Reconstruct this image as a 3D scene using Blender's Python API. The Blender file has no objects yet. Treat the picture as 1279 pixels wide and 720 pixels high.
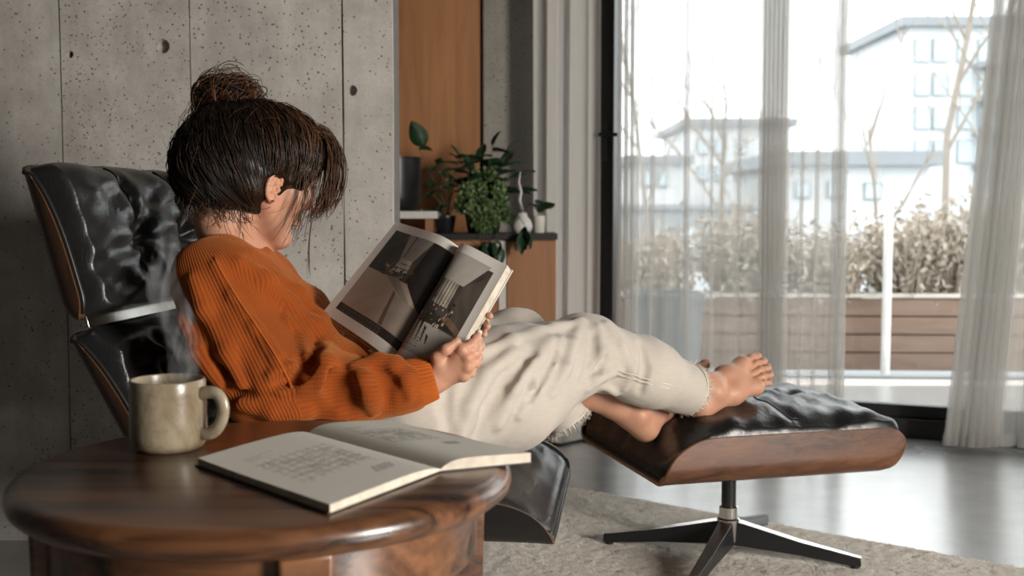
import bpy, bmesh, math, random
import numpy as np
from mathutils import Vector, Matrix, noise as mnoise

random.seed(7)
RNG = np.random.default_rng(7)
C = bpy.context.scene
COL = C.collection
PI = math.pi

# ------------------------------------------------------------------ camera
FPX = 1400.0
CAM_H = 0.90
PITCH = math.radians(4.0)
cam_d = bpy.data.cameras.new('camera')
cam_d.sensor_width = 36.0
cam_d.lens = FPX / 1279.0 * 36.0
cam_d.clip_start = 0.05
cam_d.clip_end = 300
cam_d.dof.use_dof = True
cam_d.dof.focus_distance = 2.1
cam_d.dof.aperture_fstop = 4.5
cam = bpy.data.objects.new('camera', cam_d)
COL.objects.link(cam)
cam.location = (0, 0, CAM_H)
cam.rotation_euler = (PI / 2 - PITCH, 0, 0)
C.camera = cam

# ------------------------------------------------------------------ world, light, exposure
world = bpy.data.worlds.new('overcast_sky')
C.world = world
world.use_nodes = True
_bg = world.node_tree.nodes['Background']
_bg.inputs[0].default_value = (0.97, 0.985, 1.0, 1)
_bg.inputs[1].default_value = 4.4


def area_light(name, loc, rot, sx, sy, power, color):
    d = bpy.data.lights.new(name, 'AREA')
    d.shape = 'RECTANGLE'
    d.size, d.size_y = sx, sy
    d.energy = power
    d.color = color
    o = bpy.data.objects.new(name, d)
    COL.objects.link(o)
    o.location = loc
    o.rotation_euler = rot
    return o


# added key lamp, standing in for daylight from an unseen window at right
area_light('added_key_light', (3.25, -0.90, 1.32), (0, math.radians(90), math.radians(-28)), 1.4, 0.95, 290, (1.0, 0.94, 0.87))
C.view_settings.view_transform = 'Standard'
C.view_settings.look = 'None'
C.view_settings.gamma = 1.0
C.view_settings.use_curve_mapping = False
C.view_settings.exposure = 0.0
C.cycles.transparent_max_bounces = 32


# ------------------------------------------------------------------ placing helpers
def ray(px, py):
    x, y = (px - 639.5) / FPX, (360 - py) / FPX
    return np.array([x, math.cos(PITCH) + y * math.sin(PITCH), -math.sin(PITCH) + y * math.cos(PITCH)])


def at(px, py, Y):
    d = ray(px, py)
    t = Y / d[1]
    return np.array([d[0] * t, Y, CAM_H + d[2] * t])


def onz(px, py, z):
    d = ray(px, py)
    t = (z - CAM_H) / d[2]
    return np.array([d[0] * t, d[1] * t, z])


def unit(v):
    v = np.asarray(v, float)
    return v / (np.linalg.norm(v) + 1e-12)


WM = {}


def tag(o, label=None, cat=None, group=None, kind=None):
    if label: o['label'] = label
    if cat: o['category'] = cat
    if group: o['group'] = group
    if kind: o['kind'] = kind
    return o


def thing(name, label, cat, loc, group=None, rotz=0.0, kind=None):
    o = bpy.data.objects.new(name, None)
    COL.objects.link(o)
    o.empty_display_size = 0.05
    M = Matrix.Translation(Vector(loc)) @ Matrix.Rotation(rotz, 4, 'Z')
    o.matrix_world = M
    WM[o.name] = M
    return tag(o, label, cat, group, kind)


class MB:
    """collects verts / faces of one mesh"""
    def __init__(s):
        s.v, s.f = [], []

    def add(s, vs, fs):
        n = len(s.v)
        s.v.extend([tuple(map(float, p)) for p in vs])
        s.f.extend([tuple(i + n for i in f) for f in fs])
        return s

    def box(s, c, size, rz=0.0, R=None):
        c = np.array(c, float)
        h = np.array(size, float) / 2
        if R is None:
            R = np.array([[math.cos(rz), -math.sin(rz), 0], [math.sin(rz), math.cos(rz), 0], [0, 0, 1]])
        vs = [c + R @ (h * np.array(q)) for q in
              [(-1, -1, -1), (1, -1, -1), (1, 1, -1), (-1, 1, -1), (-1, -1, 1), (1, -1, 1), (1, 1, 1), (-1, 1, 1)]]
        return s.add(vs, [(0, 3, 2, 1), (4, 5, 6, 7), (0, 1, 5, 4), (1, 2, 6, 5), (2, 3, 7, 6), (3, 0, 4, 7)])

    def tube(s, pts, r, n=8, cap=True, flat=None):
        pts = [np.array(p, float) for p in pts]
        m = len(pts)
        if not hasattr(r, '__len__'): r = [r] * m
        t0 = unit(pts[1] - pts[0])
        a = np.array([0, 0, 1.0]) if abs(t0[2]) < 0.9 else np.array([1.0, 0, 0])
        nrm = unit(np.cross(t0, a))
        vs = []
        for i in range(m):
            t = unit(pts[min(i + 1, m - 1)] - pts[max(i - 1, 0)])
            nrm = unit(nrm - t * np.dot(nrm, t))
            b = np.cross(t, nrm)
            for k in range(n):
                w = 2 * PI * k / n
                rr = r[i]
                fy = 1.0 if flat is None else flat
                vs.append(pts[i] + nrm * rr * math.cos(w) + b * rr * fy * math.sin(w))
        fs = []
        for i in range(m - 1):
            for k in range(n):
                k2 = (k + 1) % n
                fs.append((i * n + k, i * n + k2, (i + 1) * n + k2, (i + 1) * n + k))
        if cap:
            fs.append(tuple(range(n - 1, -1, -1)))
            fs.append(tuple((m - 1) * n + k for k in range(n)))
        return s.add(vs, fs)

    def lathe(s, prof, c=(0, 0, 0), n=32, closed=False):
        vs, fs = [], []
        m = len(prof)
        for (r, z) in prof:
            for k in range(n):
                w = 2 * PI * k / n
                vs.append((c[0] + r * math.cos(w), c[1] + r * math.sin(w), c[2] + z))
        rng = m if closed else m - 1
        for i in range(rng):
            j = (i + 1) % m
            for k in range(n):
                k2 = (k + 1) % n
                fs.append((i * n + k, i * n + k2, j * n + k2, j * n + k))
        if not closed:
            if prof[0][0] > 1e-6: fs.append(tuple(range(n - 1, -1, -1)))
            if prof[-1][0] > 1e-6: fs.append(tuple((m - 1) * n + k for k in range(n)))
        return s.add(vs, fs)

    def prism(s, poly, z0, z1):
        n = len(poly)
        vs = [(x, y, z0) for x, y in poly] + [(x, y, z1) for x, y in poly]
        fs = [tuple(range(n - 1, -1, -1)), tuple(range(n, 2 * n))]
        for i in range(n):
            j = (i + 1) % n
            fs.append((i, j, n + j, n + i))
        return s.add(vs, fs)

    def grid(s, P, flip=False, wrap=False):
        """P: (a,b,3) array"""
        a, b = P.shape[:2]
        n = len(s.v)
        s.v.extend(map(tuple, P.reshape(-1, 3).tolist()))
        fs = []
        for i in range(a - 1):
            for j in range(b - (0 if wrap else 1)):
                j2 = (j + 1) % b
                q = (n + i * b + j, n + i * b + j2, n + (i + 1) * b + j2, n + (i + 1) * b + j)
                fs.append(q[::-1] if flip else q)
        s.f.extend(fs)
        return s

    def mesh(s, name):
        me = bpy.data.meshes.new(name)
        me.from_pydata(s.v, [], s.f)
        me.update()
        return me


def np_mesh(name, V, F):
    me = bpy.data.meshes.new(name)
    V = np.asarray(V, np.float32)
    F = np.asarray(F, np.int32)
    k = F.shape[1]
    me.vertices.add(len(V))
    me.vertices.foreach_set('co', V.ravel())
    me.loops.add(F.size)
    me.loops.foreach_set('vertex_index', F.ravel())
    me.polygons.add(len(F))
    me.polygons.foreach_set('loop_start', np.arange(0, F.size, k, dtype=np.int32))
    me.polygons.foreach_set('loop_total', np.full(len(F), k, np.int32))
    me.update(calc_edges=True)
    return me


def obj(name, m, material, parent=None, smooth=True, bevel=0.0, seg=2, auto=True, fixn=True):
    """link mesh data (MB or mesh, world coordinates) as ONE object"""
    me = m.mesh(name) if isinstance(m, MB) else m
    if fixn and isinstance(m, MB):
        bm = bmesh.new(); bm.from_mesh(me)
        bmesh.ops.recalc_face_normals(bm, faces=bm.faces)
        bm.to_mesh(me); bm.free()
    o = bpy.data.objects.new(name, me)
    COL.objects.link(o)
    for x in (material if isinstance(material, (list, tuple)) else [material]):
        me.materials.append(x)
    if smooth:
        me.polygons.foreach_set('use_smooth', np.ones(len(me.polygons), bool))
        if auto and len(me.polygons) < 60000:
            try:
                me.set_sharp_from_angle(angle=math.radians(38))
            except Exception:
                pass
    if parent is not None:
        o.parent = parent
        o.matrix_parent_inverse = WM.get(parent.name, Matrix.Identity(4)).inverted()
        WM[o.name] = Matrix.Identity(4)
    else:
        co = np.empty(len(me.vertices) * 3, np.float32)
        me.vertices.foreach_get('co', co)
        co = co.reshape(-1, 3)
        base = np.array([(co[:, 0].min() + co[:, 0].max()) / 2, (co[:, 1].min() + co[:, 1].max()) / 2, co[:, 2].min()])
        me.vertices.foreach_set('co', (co - base).astype(np.float32).ravel())
        me.update()
        o.location = base
        WM[o.name] = Matrix.Translation(Vector(base))
    if bevel > 0:
        b = o.modifiers.new('bevel', 'BEVEL')
        b.width = bevel
        b.segments = seg
        b.limit_method = 'ANGLE'
        b.angle_limit = math.radians(35)
    return o


def struct(name, m, material, parent=None, **k):
    o = obj(name, m, material, parent, **k)
    if parent is None: o['kind'] = 'structure'
    return o


# ------------------------------------------------------------------ materials
class NT:
    def __init__(s, name):
        s.m = bpy.data.materials.new(name)
        s.m.use_nodes = True
        s.t = s.m.node_tree
        s.t.nodes.clear()
        s.out = s.t.nodes.new('ShaderNodeOutputMaterial')

    def n(s, typ, **kw):
        nd = s.t.nodes.new('ShaderNode' + typ)
        ins = kw.pop('ins', {})
        for k, v in kw.items(): setattr(nd, k, v)
        for k, v in ins.items(): s.set(nd.inputs[k], v)
        return nd

    def set(s, sock, v):
        if isinstance(v, bpy.types.NodeSocket): s.t.links.new(v, sock)
        elif isinstance(v, (tuple, list)) and sock.type == 'RGBA': sock.default_value = (*v[:3], 1)
        else: sock.default_value = v

    def coord(s, kind='Object', scale=(1, 1, 1), rot=(0, 0, 0), loc=(0, 0, 0)):
        tc = s.n('TexCoord')
        mp = s.n('Mapping')
        mp.inputs['Scale'].default_value = scale
        mp.inputs['Rotation'].default_value = rot
        mp.inputs['Location'].default_value = loc
        s.t.links.new(tc.outputs[kind], mp.inputs[0])
        return mp.outputs[0]

    def noise(s, vec, scale, detail=4, rough=0.55, dist=0.0):
        nd = s.n('TexNoise', ins={'Vector': vec, 'Scale': scale, 'Detail': detail, 'Roughness': rough, 'Distortion': dist})
        return nd.outputs['Fac']

    def voro(s, vec, scale, feature='F1', out='Distance', rand=1.0):
        nd = s.n('TexVoronoi', feature=feature, ins={'Vector': vec, 'Scale': scale, 'Randomness': rand})
        return nd.outputs[out]

    def ramp(s, fac, stops, interp='LINEAR'):
        nd = s.n('ValToRGB')
        nd.color_ramp.interpolation = interp
        e = nd.color_ramp.elements
        while len(e) < len(stops): e.new(0.5)
        for q, (p, c) in zip(e, stops):
            q.position = p
            q.color = (c, c, c, 1) if not hasattr(c, '__len__') else (*c[:3], 1)
        s.set(nd.inputs[0], fac)
        return nd.outputs[0]

    def mix(s, fac, a, b, mode='MIX'):
        nd = s.n('MixRGB', blend_type=mode)
        s.set(nd.inputs[0], fac); s.set(nd.inputs[1], a); s.set(nd.inputs[2], b)
        return nd.outputs[0]

    def math(s, op, a, b=0.0, clamp=False):
        nd = s.n('Math', operation=op, use_clamp=clamp)
        s.set(nd.inputs[0], a); s.set(nd.inputs[1], b)
        return nd.outputs[0]

    def attr(s, name, out='Fac'):
        return s.n('Attribute', attribute_name=name).outputs[out]

    def bump(s, h, strength=0.3, dist=0.01, normal=None):
        nd = s.n('Bump', ins={'Height': h, 'Strength': strength, 'Distance': dist})
        if normal is not None: s.set(nd.inputs['Normal'], normal)
        return nd.outputs[0]

    def pbr(s, color, rough=0.6, metal=0.0, normal=None, spec=0.5, **ins):
        nd = s.n('BsdfPrincipled')
        s.set(nd.inputs['Base Color'], color)
        s.set(nd.inputs['Roughness'], rough)
        s.set(nd.inputs['Metallic'], metal)
        s.set(nd.inputs['Specular IOR Level'], spec)
        if normal is not None: s.set(nd.inputs['Normal'], normal)
        for k, v in ins.items(): s.set(nd.inputs[k.replace('_', ' ')], v)
        s.t.links.new(nd.outputs[0], s.out.inputs[0])
        return nd

    def surf(s, sock):
        s.t.links.new(sock, s.out.inputs[0])


def m_plain(name, col, rough=0.6, metal=0.0, var=0.12, scale=30, spec=0.5, bump=0.0):
    t = NT(name)
    v = t.coord()
    f = t.noise(v, scale)
    c = t.mix(f, tuple(x * (1 - var) for x in col), tuple(min(1, x * (1 + var)) for x in col))
    nm = t.bump(f, bump, 0.004) if bump else None
    t.pbr(c, rough, metal, nm, spec)
    return t.m


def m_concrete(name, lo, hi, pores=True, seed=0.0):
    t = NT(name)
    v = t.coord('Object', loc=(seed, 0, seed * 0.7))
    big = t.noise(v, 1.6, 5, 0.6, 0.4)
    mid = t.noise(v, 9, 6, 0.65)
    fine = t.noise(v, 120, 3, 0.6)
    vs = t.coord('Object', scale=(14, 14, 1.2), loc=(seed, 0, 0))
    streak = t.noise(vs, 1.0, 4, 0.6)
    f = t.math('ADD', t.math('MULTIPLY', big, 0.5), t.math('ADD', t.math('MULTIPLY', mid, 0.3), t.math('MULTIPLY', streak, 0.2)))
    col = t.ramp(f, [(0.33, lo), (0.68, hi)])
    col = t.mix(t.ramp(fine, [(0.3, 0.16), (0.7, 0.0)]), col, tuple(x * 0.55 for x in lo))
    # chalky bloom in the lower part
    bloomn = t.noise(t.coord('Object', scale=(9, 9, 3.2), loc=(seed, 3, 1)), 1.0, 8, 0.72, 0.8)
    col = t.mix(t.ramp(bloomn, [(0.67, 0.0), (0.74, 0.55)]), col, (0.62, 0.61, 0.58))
    h = t.math('MULTIPLY', mid, 0.4)
    if pores:
        cell = t.voro(v, 55)
        rndc = t.n('TexVoronoi', feature='F1', ins={'Vector': v, 'Scale': 55})
        sep = t.n('SeparateColor', ins={0: rndc.outputs['Color']})
        size = t.math('MULTIPLY', t.math('POWER', sep.outputs[0], 4.5), 0.40)
        msk = t.ramp(t.noise(v, 2.2, 3), [(0.42, 0.0), (0.6, 1.0)])
        pit = t.math('LESS_THAN', cell, t.math('MULTIPLY', size, msk))
        cell2 = t.n('TexVoronoi', feature='F1', ins={'Vector': v, 'Scale': 130})
        sep2 = t.n('SeparateColor', ins={0: cell2.outputs['Color']})
        pit2 = t.math('LESS_THAN', cell2.outputs['Distance'], t.math('MULTIPLY', t.math('POWER', sep2.outputs[1], 6.0), 0.4))
        pit = t.math('MAXIMUM', pit, pit2)
        col = t.mix(t.math('MULTIPLY', pit, 0.88), col, (0.05, 0.046, 0.042))
        h = t.math('SUBTRACT', h, t.math('MULTIPLY', pit, 1.5))
    h = t.math('ADD', h, t.math('MULTIPLY', fine, 0.15))
    t.pbr(col, 0.82, 0, t.bump(h, 0.5, 0.004), 0.3)
    return t.m


def m_wood(name, dark, light, axis='X', rough=0.4, scale=1.0, contrast=(0.3, 0.72), bumps=0.08, spec=0.5, coat=0.0):
    t = NT(name)
    a, b = 2.2 * scale, 26 * scale
    sc = {'X': (a, b, b), 'Y': (b, a, b), 'Z': (b, b, a)}[axis]
    v = t.coord('Object', scale=sc)
    warp = t.noise(t.coord('Object', scale=tuple(q * 0.25 for q in sc)), 1.0, 3, 0.5)
    f1 = t.noise(v, 1.0, 7, 0.62, 1.2)
    f2 = t.noise(t.coord('Object', scale=tuple(q * (1 if q == a else 7) for q in sc)), 1.0, 3, 0.6)
    f = t.math('ADD', t.math('MULTIPLY', f1, 0.55), t.math('ADD', t.math('MULTIPLY', warp, 0.3), t.math('MULTIPLY', f2, 0.15)))
    col = t.ramp(f, [(contrast[0], dark), (0.5, tuple((p + q) / 2 for p, q in zip(dark, light))), (contrast[1], light)])
    t.pbr(col, t.math('ADD', t.math('MULTIPLY', f1, 0.18), rough - 0.09), 0, t.bump(f2, bumps, 0.002), spec, Coat_Weight=coat, Coat_Roughness=0.2)
    return t.m


def m_leather(name):
    t = NT(name)
    v = t.coord()
    grain = t.voro(v, 420)
    wr = t.noise(t.coord('Object', scale=(16, 7, 12)), 1.0, 5, 0.62, 1.6)
    wr2 = t.noise(v, 38, 4, 0.6, 0.8)
    h = t.math('ADD', t.math('MULTIPLY', wr, 1.0), t.math('ADD', t.math('MULTIPLY', wr2, 0.16), t.math('MULTIPLY', grain, 0.03)))
    col = t.mix(t.noise(v, 8), (0.008, 0.008, 0.009), (0.018, 0.017, 0.017))
    t.pbr(col, t.math('ADD', t.math('MULTIPLY', wr2, 0.2), 0.24), 0, t.bump(h, 0.22, 0.014), 0.55)
    return t.m


def m_knit(name, dark, light):
    t = NT(name)
    rib = t.attr('rib'); along = t.attr('along')
    v = t.coord()
    s1 = t.math('SINE', t.math('MULTIPLY', rib, 2 * PI / 0.0058))
    s2 = t.math('SINE', t.math('MULTIPLY', along, 2 * PI / 0.006))
    rr = t.math('ADD', t.math('MULTIPLY', s1, 0.5), 0.5)
    h = t.math('ADD', rr, t.math('MULTIPLY', s2, 0.05))
    h = t.math('ADD', h, t.math('MULTIPLY', t.noise(v, 300, 2), 0.5))
    col = t.mix(t.noise(v, 9, 5, 0.6), dark, light)
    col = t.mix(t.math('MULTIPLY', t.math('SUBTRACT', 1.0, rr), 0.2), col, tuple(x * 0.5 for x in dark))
    t.pbr(col, 0.95, 0, t.bump(h, 0.38, 0.003), 0.12, Sheen_Weight=0.35, Sheen_Roughness=0.5, Sheen_Tint=(0.9, 0.4, 0.15))
    return t.m


def m_cloth(name, lo, hi, weave=900, wrinkle=0.3):
    t = NT(name)
    v = t.coord()
    w = t.noise(t.coord('Object', scale=(weave, weave * 0.4, weave)), 1.0, 2)
    wr = t.noise(v, 16, 4, 0.6, 1.2)
    sl = t.noise(t.coord('Object', scale=(40, 40, 240)), 1.0, 3)
    col = t.mix(t.noise(v, 6, 4), lo, hi)
    col = t.mix(t.ramp(sl, [(0.45, 0.12), (0.65, 0.0)]), col, tuple(x * 0.7 for x in lo))
    h = t.math('ADD', t.math('MULTIPLY', wr, 1.0), t.math('MULTIPLY', w, 0.06))
    t.pbr(col, 0.88, 0, t.bump(h, wrinkle, 0.02), 0.2, Sheen_Weight=0.15)
    return t.m


def m_skin(name):
    t = NT(name)
    v = t.coord()
    col = t.mix(t.noise(v, 22, 4), (0.45, 0.225, 0.14), (0.55, 0.295, 0.195))
    col = t.mix(t.math('MULTIPLY', t.attr('blush'), 0.6), col, (0.52, 0.16, 0.10))
    col = t.mix(t.attr('nail'), col, (0.80, 0.58, 0.50))
    h = t.noise(v, 260, 3)
    t.pbr(col, 0.48, 0, t.bump(h, 0.12, 0.002), 0.4, Subsurface_Weight=0.12, Subsurface_Radius=(0.012, 0.005, 0.003), Subsurface_Scale=0.6)
    return t.m


def m_hair(name):
    t = NT(name)
    f = t.attr('tone')
    col = t.mix(f, (0.007, 0.0045, 0.003), (0.16, 0.066, 0.026))
    t.pbr(col, 0.40, 0, None, 0.30)
    return t.m


def m_print(name, rough=0.55, edge=False):
    t = NT(name)
    col = t.attr('print', 'Color')
    t.pbr(col, rough, 0, None, 0.35)
    return t.m


def m_pages(name, base, dark, axis_attr='leafs'):
    t = NT(name)
    f = t.attr(axis_attr)
    s = t.math('SINE', t.math('MULTIPLY', f, 2 * PI / 0.0014))
    n = t.noise(t.coord(), 50, 3)
    s = t.math('ADD', t.math('MULTIPLY', s, 0.3), n)
    col = t.ramp(s, [(0.2, dark), (0.75, base)])
    t.pbr(col, 0.8, 0, t.bump(s, 0.3, 0.001), 0.2)
    return t.m


def m_sheer(name, opacity, tint, trans=0.55):
    """thin woven cloth: part open weave, part thread that scatters light both ways"""
    t = NT(name)
    v = t.coord('Object', scale=(700, 700, 500))
    weave = t.noise(v, 1.0, 2)
    slub = t.noise(t.coord('Object', scale=(60, 60, 2.5)), 1.0, 4)
    op = t.math('ADD', opacity - 0.10, t.math('ADD', t.math('MULTIPLY', slub, 0.16), t.math('MULTIPLY', weave, 0.06)), clamp=True)
    dif = t.n('BsdfDiffuse', ins={'Color': tint})
    trn = t.n('BsdfTranslucent', ins={'Color': tint})
    mx = t.n('MixShader', ins={0: trans, 1: dif.outputs[0], 2: trn.outputs[0]})
    tr = t.n('BsdfTransparent')
    m2 = t.n('MixShader', ins={0: op, 1: tr.outputs[0], 2: mx.outputs[0]})
    t.surf(m2.outputs[0])
    return t.m


def m_glass(name):
    t = NT(name)
    tr = t.n('BsdfTransparent', ins={'Color': (0.95, 0.97, 0.965)})
    gl = t.n('BsdfGlossy', ins={'Color': (1, 1, 1), 'Roughness': 0.02})
    fr = t.n('Fresnel', ins={'IOR': 1.45})
    mx = t.n('MixShader', ins={0: t.math('MULTIPLY', fr.outputs[0], 0.8), 1: tr.outputs[0], 2: gl.outputs[0]})
    t.surf(mx.outputs[0])
    return t.m


M = {}
M['concrete'] = m_concrete('concrete', (0.235, 0.218, 0.196), (0.60, 0.57, 0.525))
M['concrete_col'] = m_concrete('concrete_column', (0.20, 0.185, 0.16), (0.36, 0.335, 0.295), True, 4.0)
M['plaster'] = m_plain('grey_plaster', (0.045, 0.042, 0.04), 0.9, scale=3)
M['dark_joint'] = m_plain('joint_mortar', (0.13, 0.12, 0.11), 0.95, scale=60)
M['panel_wood'] = m_wood('orange_plywood', (0.22, 0.085, 0.028), (0.46, 0.205, 0.075), 'Z', 0.5, 0.55)
M['cabinet_wood'] = m_wood('cabinet_plywood', (0.20, 0.085, 0.035), (0.40, 0.19, 0.085), 'Z', 0.5, 0.7)
M['walnut'] = m_wood('walnut_veneer', (0.036, 0.015, 0.008), (0.165, 0.066, 0.029), 'X', 0.36, 1.6, (0.36, 0.64))
M['ply_edge'] = m_wood('plywood_edge', (0.30, 0.14, 0.06), (0.52, 0.27, 0.12), 'X', 0.45, 2)
M['table_wood'] = m_wood('dark_table_wood', (0.015, 0.006, 0.0035), (0.20, 0.085, 0.037), 'X', 0.30, 0.62, (0.42, 0.60), 0.05, 0.5, 0.25)
M['shell_dark'] = m_wood('dark_shell_veneer', (0.016, 0.008, 0.005), (0.050, 0.023, 0.012), 'Z', 0.4, 1.6)
M['shell_shaded'] = m_plain('shaded_seat_shell', (0.014, 0.012, 0.011), 0.35)  # seat plywood with its shadow put into an even near-black colour
M['edge_dark'] = m_wood('dark_shell_edge', (0.055, 0.026, 0.013), (0.11, 0.054, 0.027), 'X', 0.45, 2)
M['leather'] = m_leather('black_leather')
M['piping'] = m_plain('leather_piping', (0.012, 0.012, 0.012), 0.35)
M['black_metal'] = m_plain('black_enamel', (0.012, 0.012, 0.013), 0.32, 0.0, spec=0.5)
M['chrome'] = m_plain('polished_aluminium', (0.62, 0.61, 0.59), 0.22, 1.0, 0.05)
M['frame_black'] = m_plain('black_frame', (0.012, 0.012, 0.012), 0.45)
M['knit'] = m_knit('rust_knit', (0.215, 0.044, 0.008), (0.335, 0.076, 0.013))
M['denim'] = m_cloth('off_white_denim', (0.45, 0.405, 0.35), (0.56, 0.51, 0.445), 900, 0.12)
M['denim_thread'] = m_plain('denim_thread', (0.66, 0.61, 0.53), 0.9)
M['skin'] = m_skin('skin')
M['hair'] = m_hair('brown_hair')
M['print'] = m_print('printed_page', 0.42)
M['sketch'] = m_print('sketch_page', 0.8)
M['pages'] = m_pages('page_edges', (0.72, 0.66, 0.56), (0.42, 0.36, 0.28))
M['cover_white'] = m_plain('white_cover', (0.62, 0.58, 0.52), 0.5)
M['cover_black'] = m_plain('black_cover', (0.015, 0.014, 0.013), 0.5)
M['sheer'] = m_sheer('sheer_curtain', 0.40, (0.60, 0.585, 0.555))
M['drape'] = m_sheer('linen_drape', 0.93, (0.74, 0.72, 0.68), 0.4)
M['glass'] = m_glass('window_glass')
M['leaf_dark'] = m_plain('dark_leaf', (0.016, 0.042, 0.018), 0.35, var=0.4, scale=40)
M['leaf_light'] = m_plain('light_leaf', (0.10, 0.16, 0.055), 0.5, var=0.45, scale=60)
M['stem'] = m_plain('plant_stem', (0.06, 0.075, 0.03), 0.6)
M['white_ceramic'] = m_plain('white_ceramic', (0.62, 0.60, 0.57), 0.35)
M['soil'] = m_plain('soil', (0.03, 0.022, 0.016), 0.95, bump=0.5)
M['coffee'] = m_plain('coffee', (0.02, 0.009, 0.004), 0.08)


def m_floor():
    t = NT('polished_concrete_floor')
    v = t.coord()
    big = t.noise(v, 1.3, 5, 0.6, 0.5)
    mid = t.noise(v, 7, 5, 0.6)
    col = t.ramp(t.math('ADD', t.math('MULTIPLY', big, 0.6), t.math('MULTIPLY', mid, 0.4)), [(0.3, (0.20, 0.20, 0.197)), (0.7, (0.36, 0.362, 0.36))])
    r = t.math('ADD', t.math('MULTIPLY', big, 0.16), 0.17)
    t.pbr(col, r, 0, t.bump(mid, 0.05, 0.004), 0.6, Coat_Weight=0.7, Coat_Roughness=0.24, Coat_IOR=1.6)
    return t.m


def m_rug():
    t = NT('cream_wool')
    v = t.coord()
    f = t.noise(v, 70, 4, 0.7)
    col = t.ramp(t.math('ADD', t.math('MULTIPLY', f, 0.7), t.math('MULTIPLY', t.noise(v, 5), 0.3)), [(0.3, (0.50, 0.45, 0.38)), (0.66, (0.76, 0.70, 0.61))])
    t.pbr(col, 0.97, 0, t.bump(f, 0.4, 0.010), 0.1, Sheen_Weight=0.2)
    return t.m


def m_mug():
    t = NT('speckled_stoneware')
    v = t.coord()
    n1 = t.noise(t.coord('Object', scale=(14, 14, 7)), 1.0, 5, 0.65, 0.6)
    n2 = t.noise(v, 90, 3, 0.6)
    spk = t.voro(v, 260)
    col = t.ramp(n1, [(0.3, (0.13, 0.092, 0.052)), (0.52, (0.29, 0.24, 0.165)), (0.75, (0.38, 0.33, 0.25))])
    col = t.mix(t.ramp(n2, [(0.35, 0.35), (0.5, 0.0)]), col, (0.16, 0.11, 0.065))
    col = t.mix(t.math('MULTIPLY', t.math('LESS_THAN', spk, 0.14), 0.5), col, (0.07, 0.045, 0.025))
    t.pbr(col, 0.28, 0, t.bump(n2, 0.12, 0.003), 0.5)
    return t.m


M['floor'] = m_floor()
M['rug'] = m_rug()
M['mug'] = m_mug()
M['deck'] = m_wood('grey_decking', (0.55, 0.50, 0.45), (0.78, 0.73, 0.67), 'X', 0.7, 0.6)
M['fence_wood'] = m_wood('planter_planks', (0.18, 0.115, 0.085), (0.30, 0.20, 0.15), 'X', 0.6, 0.5)
M['pale_wall'] = m_plain('pale_render', (0.56, 0.565, 0.57), 0.85, scale=1)
M['grey_wall'] = m_plain('grey_render', (0.27, 0.285, 0.295), 0.85, scale=1)
M['roof_grey'] = m_plain('roof_grey', (0.24, 0.255, 0.27), 0.8, scale=1)
M['pane_blue'] = m_plain('window_pane', (0.42, 0.49, 0.52), 0.3, scale=1)
M['bark'] = m_plain('pale_bark', (0.30, 0.26, 0.22), 0.9, scale=12)
M['brush'] = m_plain('dry_brush', (0.46, 0.40, 0.335), 0.9, scale=4, var=0.4)
M['planter_grey'] = m_plain('grey_planter', (0.15, 0.16, 0.17), 0.6)
M['post_white'] = m_plain('white_post', (0.80, 0.80, 0.79), 0.5)

# ================================================================== THE SETTING
WALL_Y = 3.0
CEIL = 2.75
E = np.array([0.928, -0.371]); NRM = np.array([-0.371, -0.928]); W0 = np.array([0.418, 4.90])


def wl(s, n, z):
    p = W0 + s * E + n * NRM
    return np.array([p[0], p[1], z])


def s_at(px, n=0.0):
    d = ray(px, 262)
    k = d[0] / d[1]
    X0, Y0 = W0 + n * NRM
    return (k * Y0 - X0) / (E[0] - k * E[1])


WRZ = math.atan2(E[1], E[0])

struct('floor', MB().box((0.2, 1.9, -0.05), (7.2, 7.6, 0.1)), M['floor'], smooth=False)
struct('ceiling', MB().box((0.2, 1.9, CEIL + 0.05), (7.2, 7.6, 0.1)), M['plaster'], smooth=False)
struct('wall_rear', MB().box((0.2, -1.7, CEIL / 2), (7.2, 0.1, CEIL)), M['plaster'], smooth=False)
struct('wall_side', MB().box((-3.21, 1.8, CEIL / 2), (0.1, 7.0, CEIL)), M['plaster'], smooth=False)

# --- board-marked concrete wall made of cast panels
wl_obj = struct('wall_left', MB().box((-1.79, WALL_Y + 0.13, CEIL / 2), (2.936, 0.2, CEIL)), M['dark_joint'], smooth=False)
xj = [-3.25, -2.42, -1.86, at(76, 100, WALL_Y)[0], at(238, 100, WALL_Y)[0], at(428, 100, WALL_Y)[0], at(490, 100, WALL_Y)[0]]
holes = {2: [(*at(86, 69, WALL_Y)[[0, 2]], 0.011)], 3: [(*at(203, 58, WALL_Y)[[0, 2]], 0.018)], 5: [(*at(440, 113, WALL_Y)[[0, 2]], 0.013)]}
holes = {3: [(*at(204, 58, WALL_Y)[[0, 2]], 0.017), (*at(88, 68, WALL_Y)[[0, 2]], 0.009)], 5: [(*at(440, 113, WALL_Y)[[0, 2]], 0.013)]}


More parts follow.
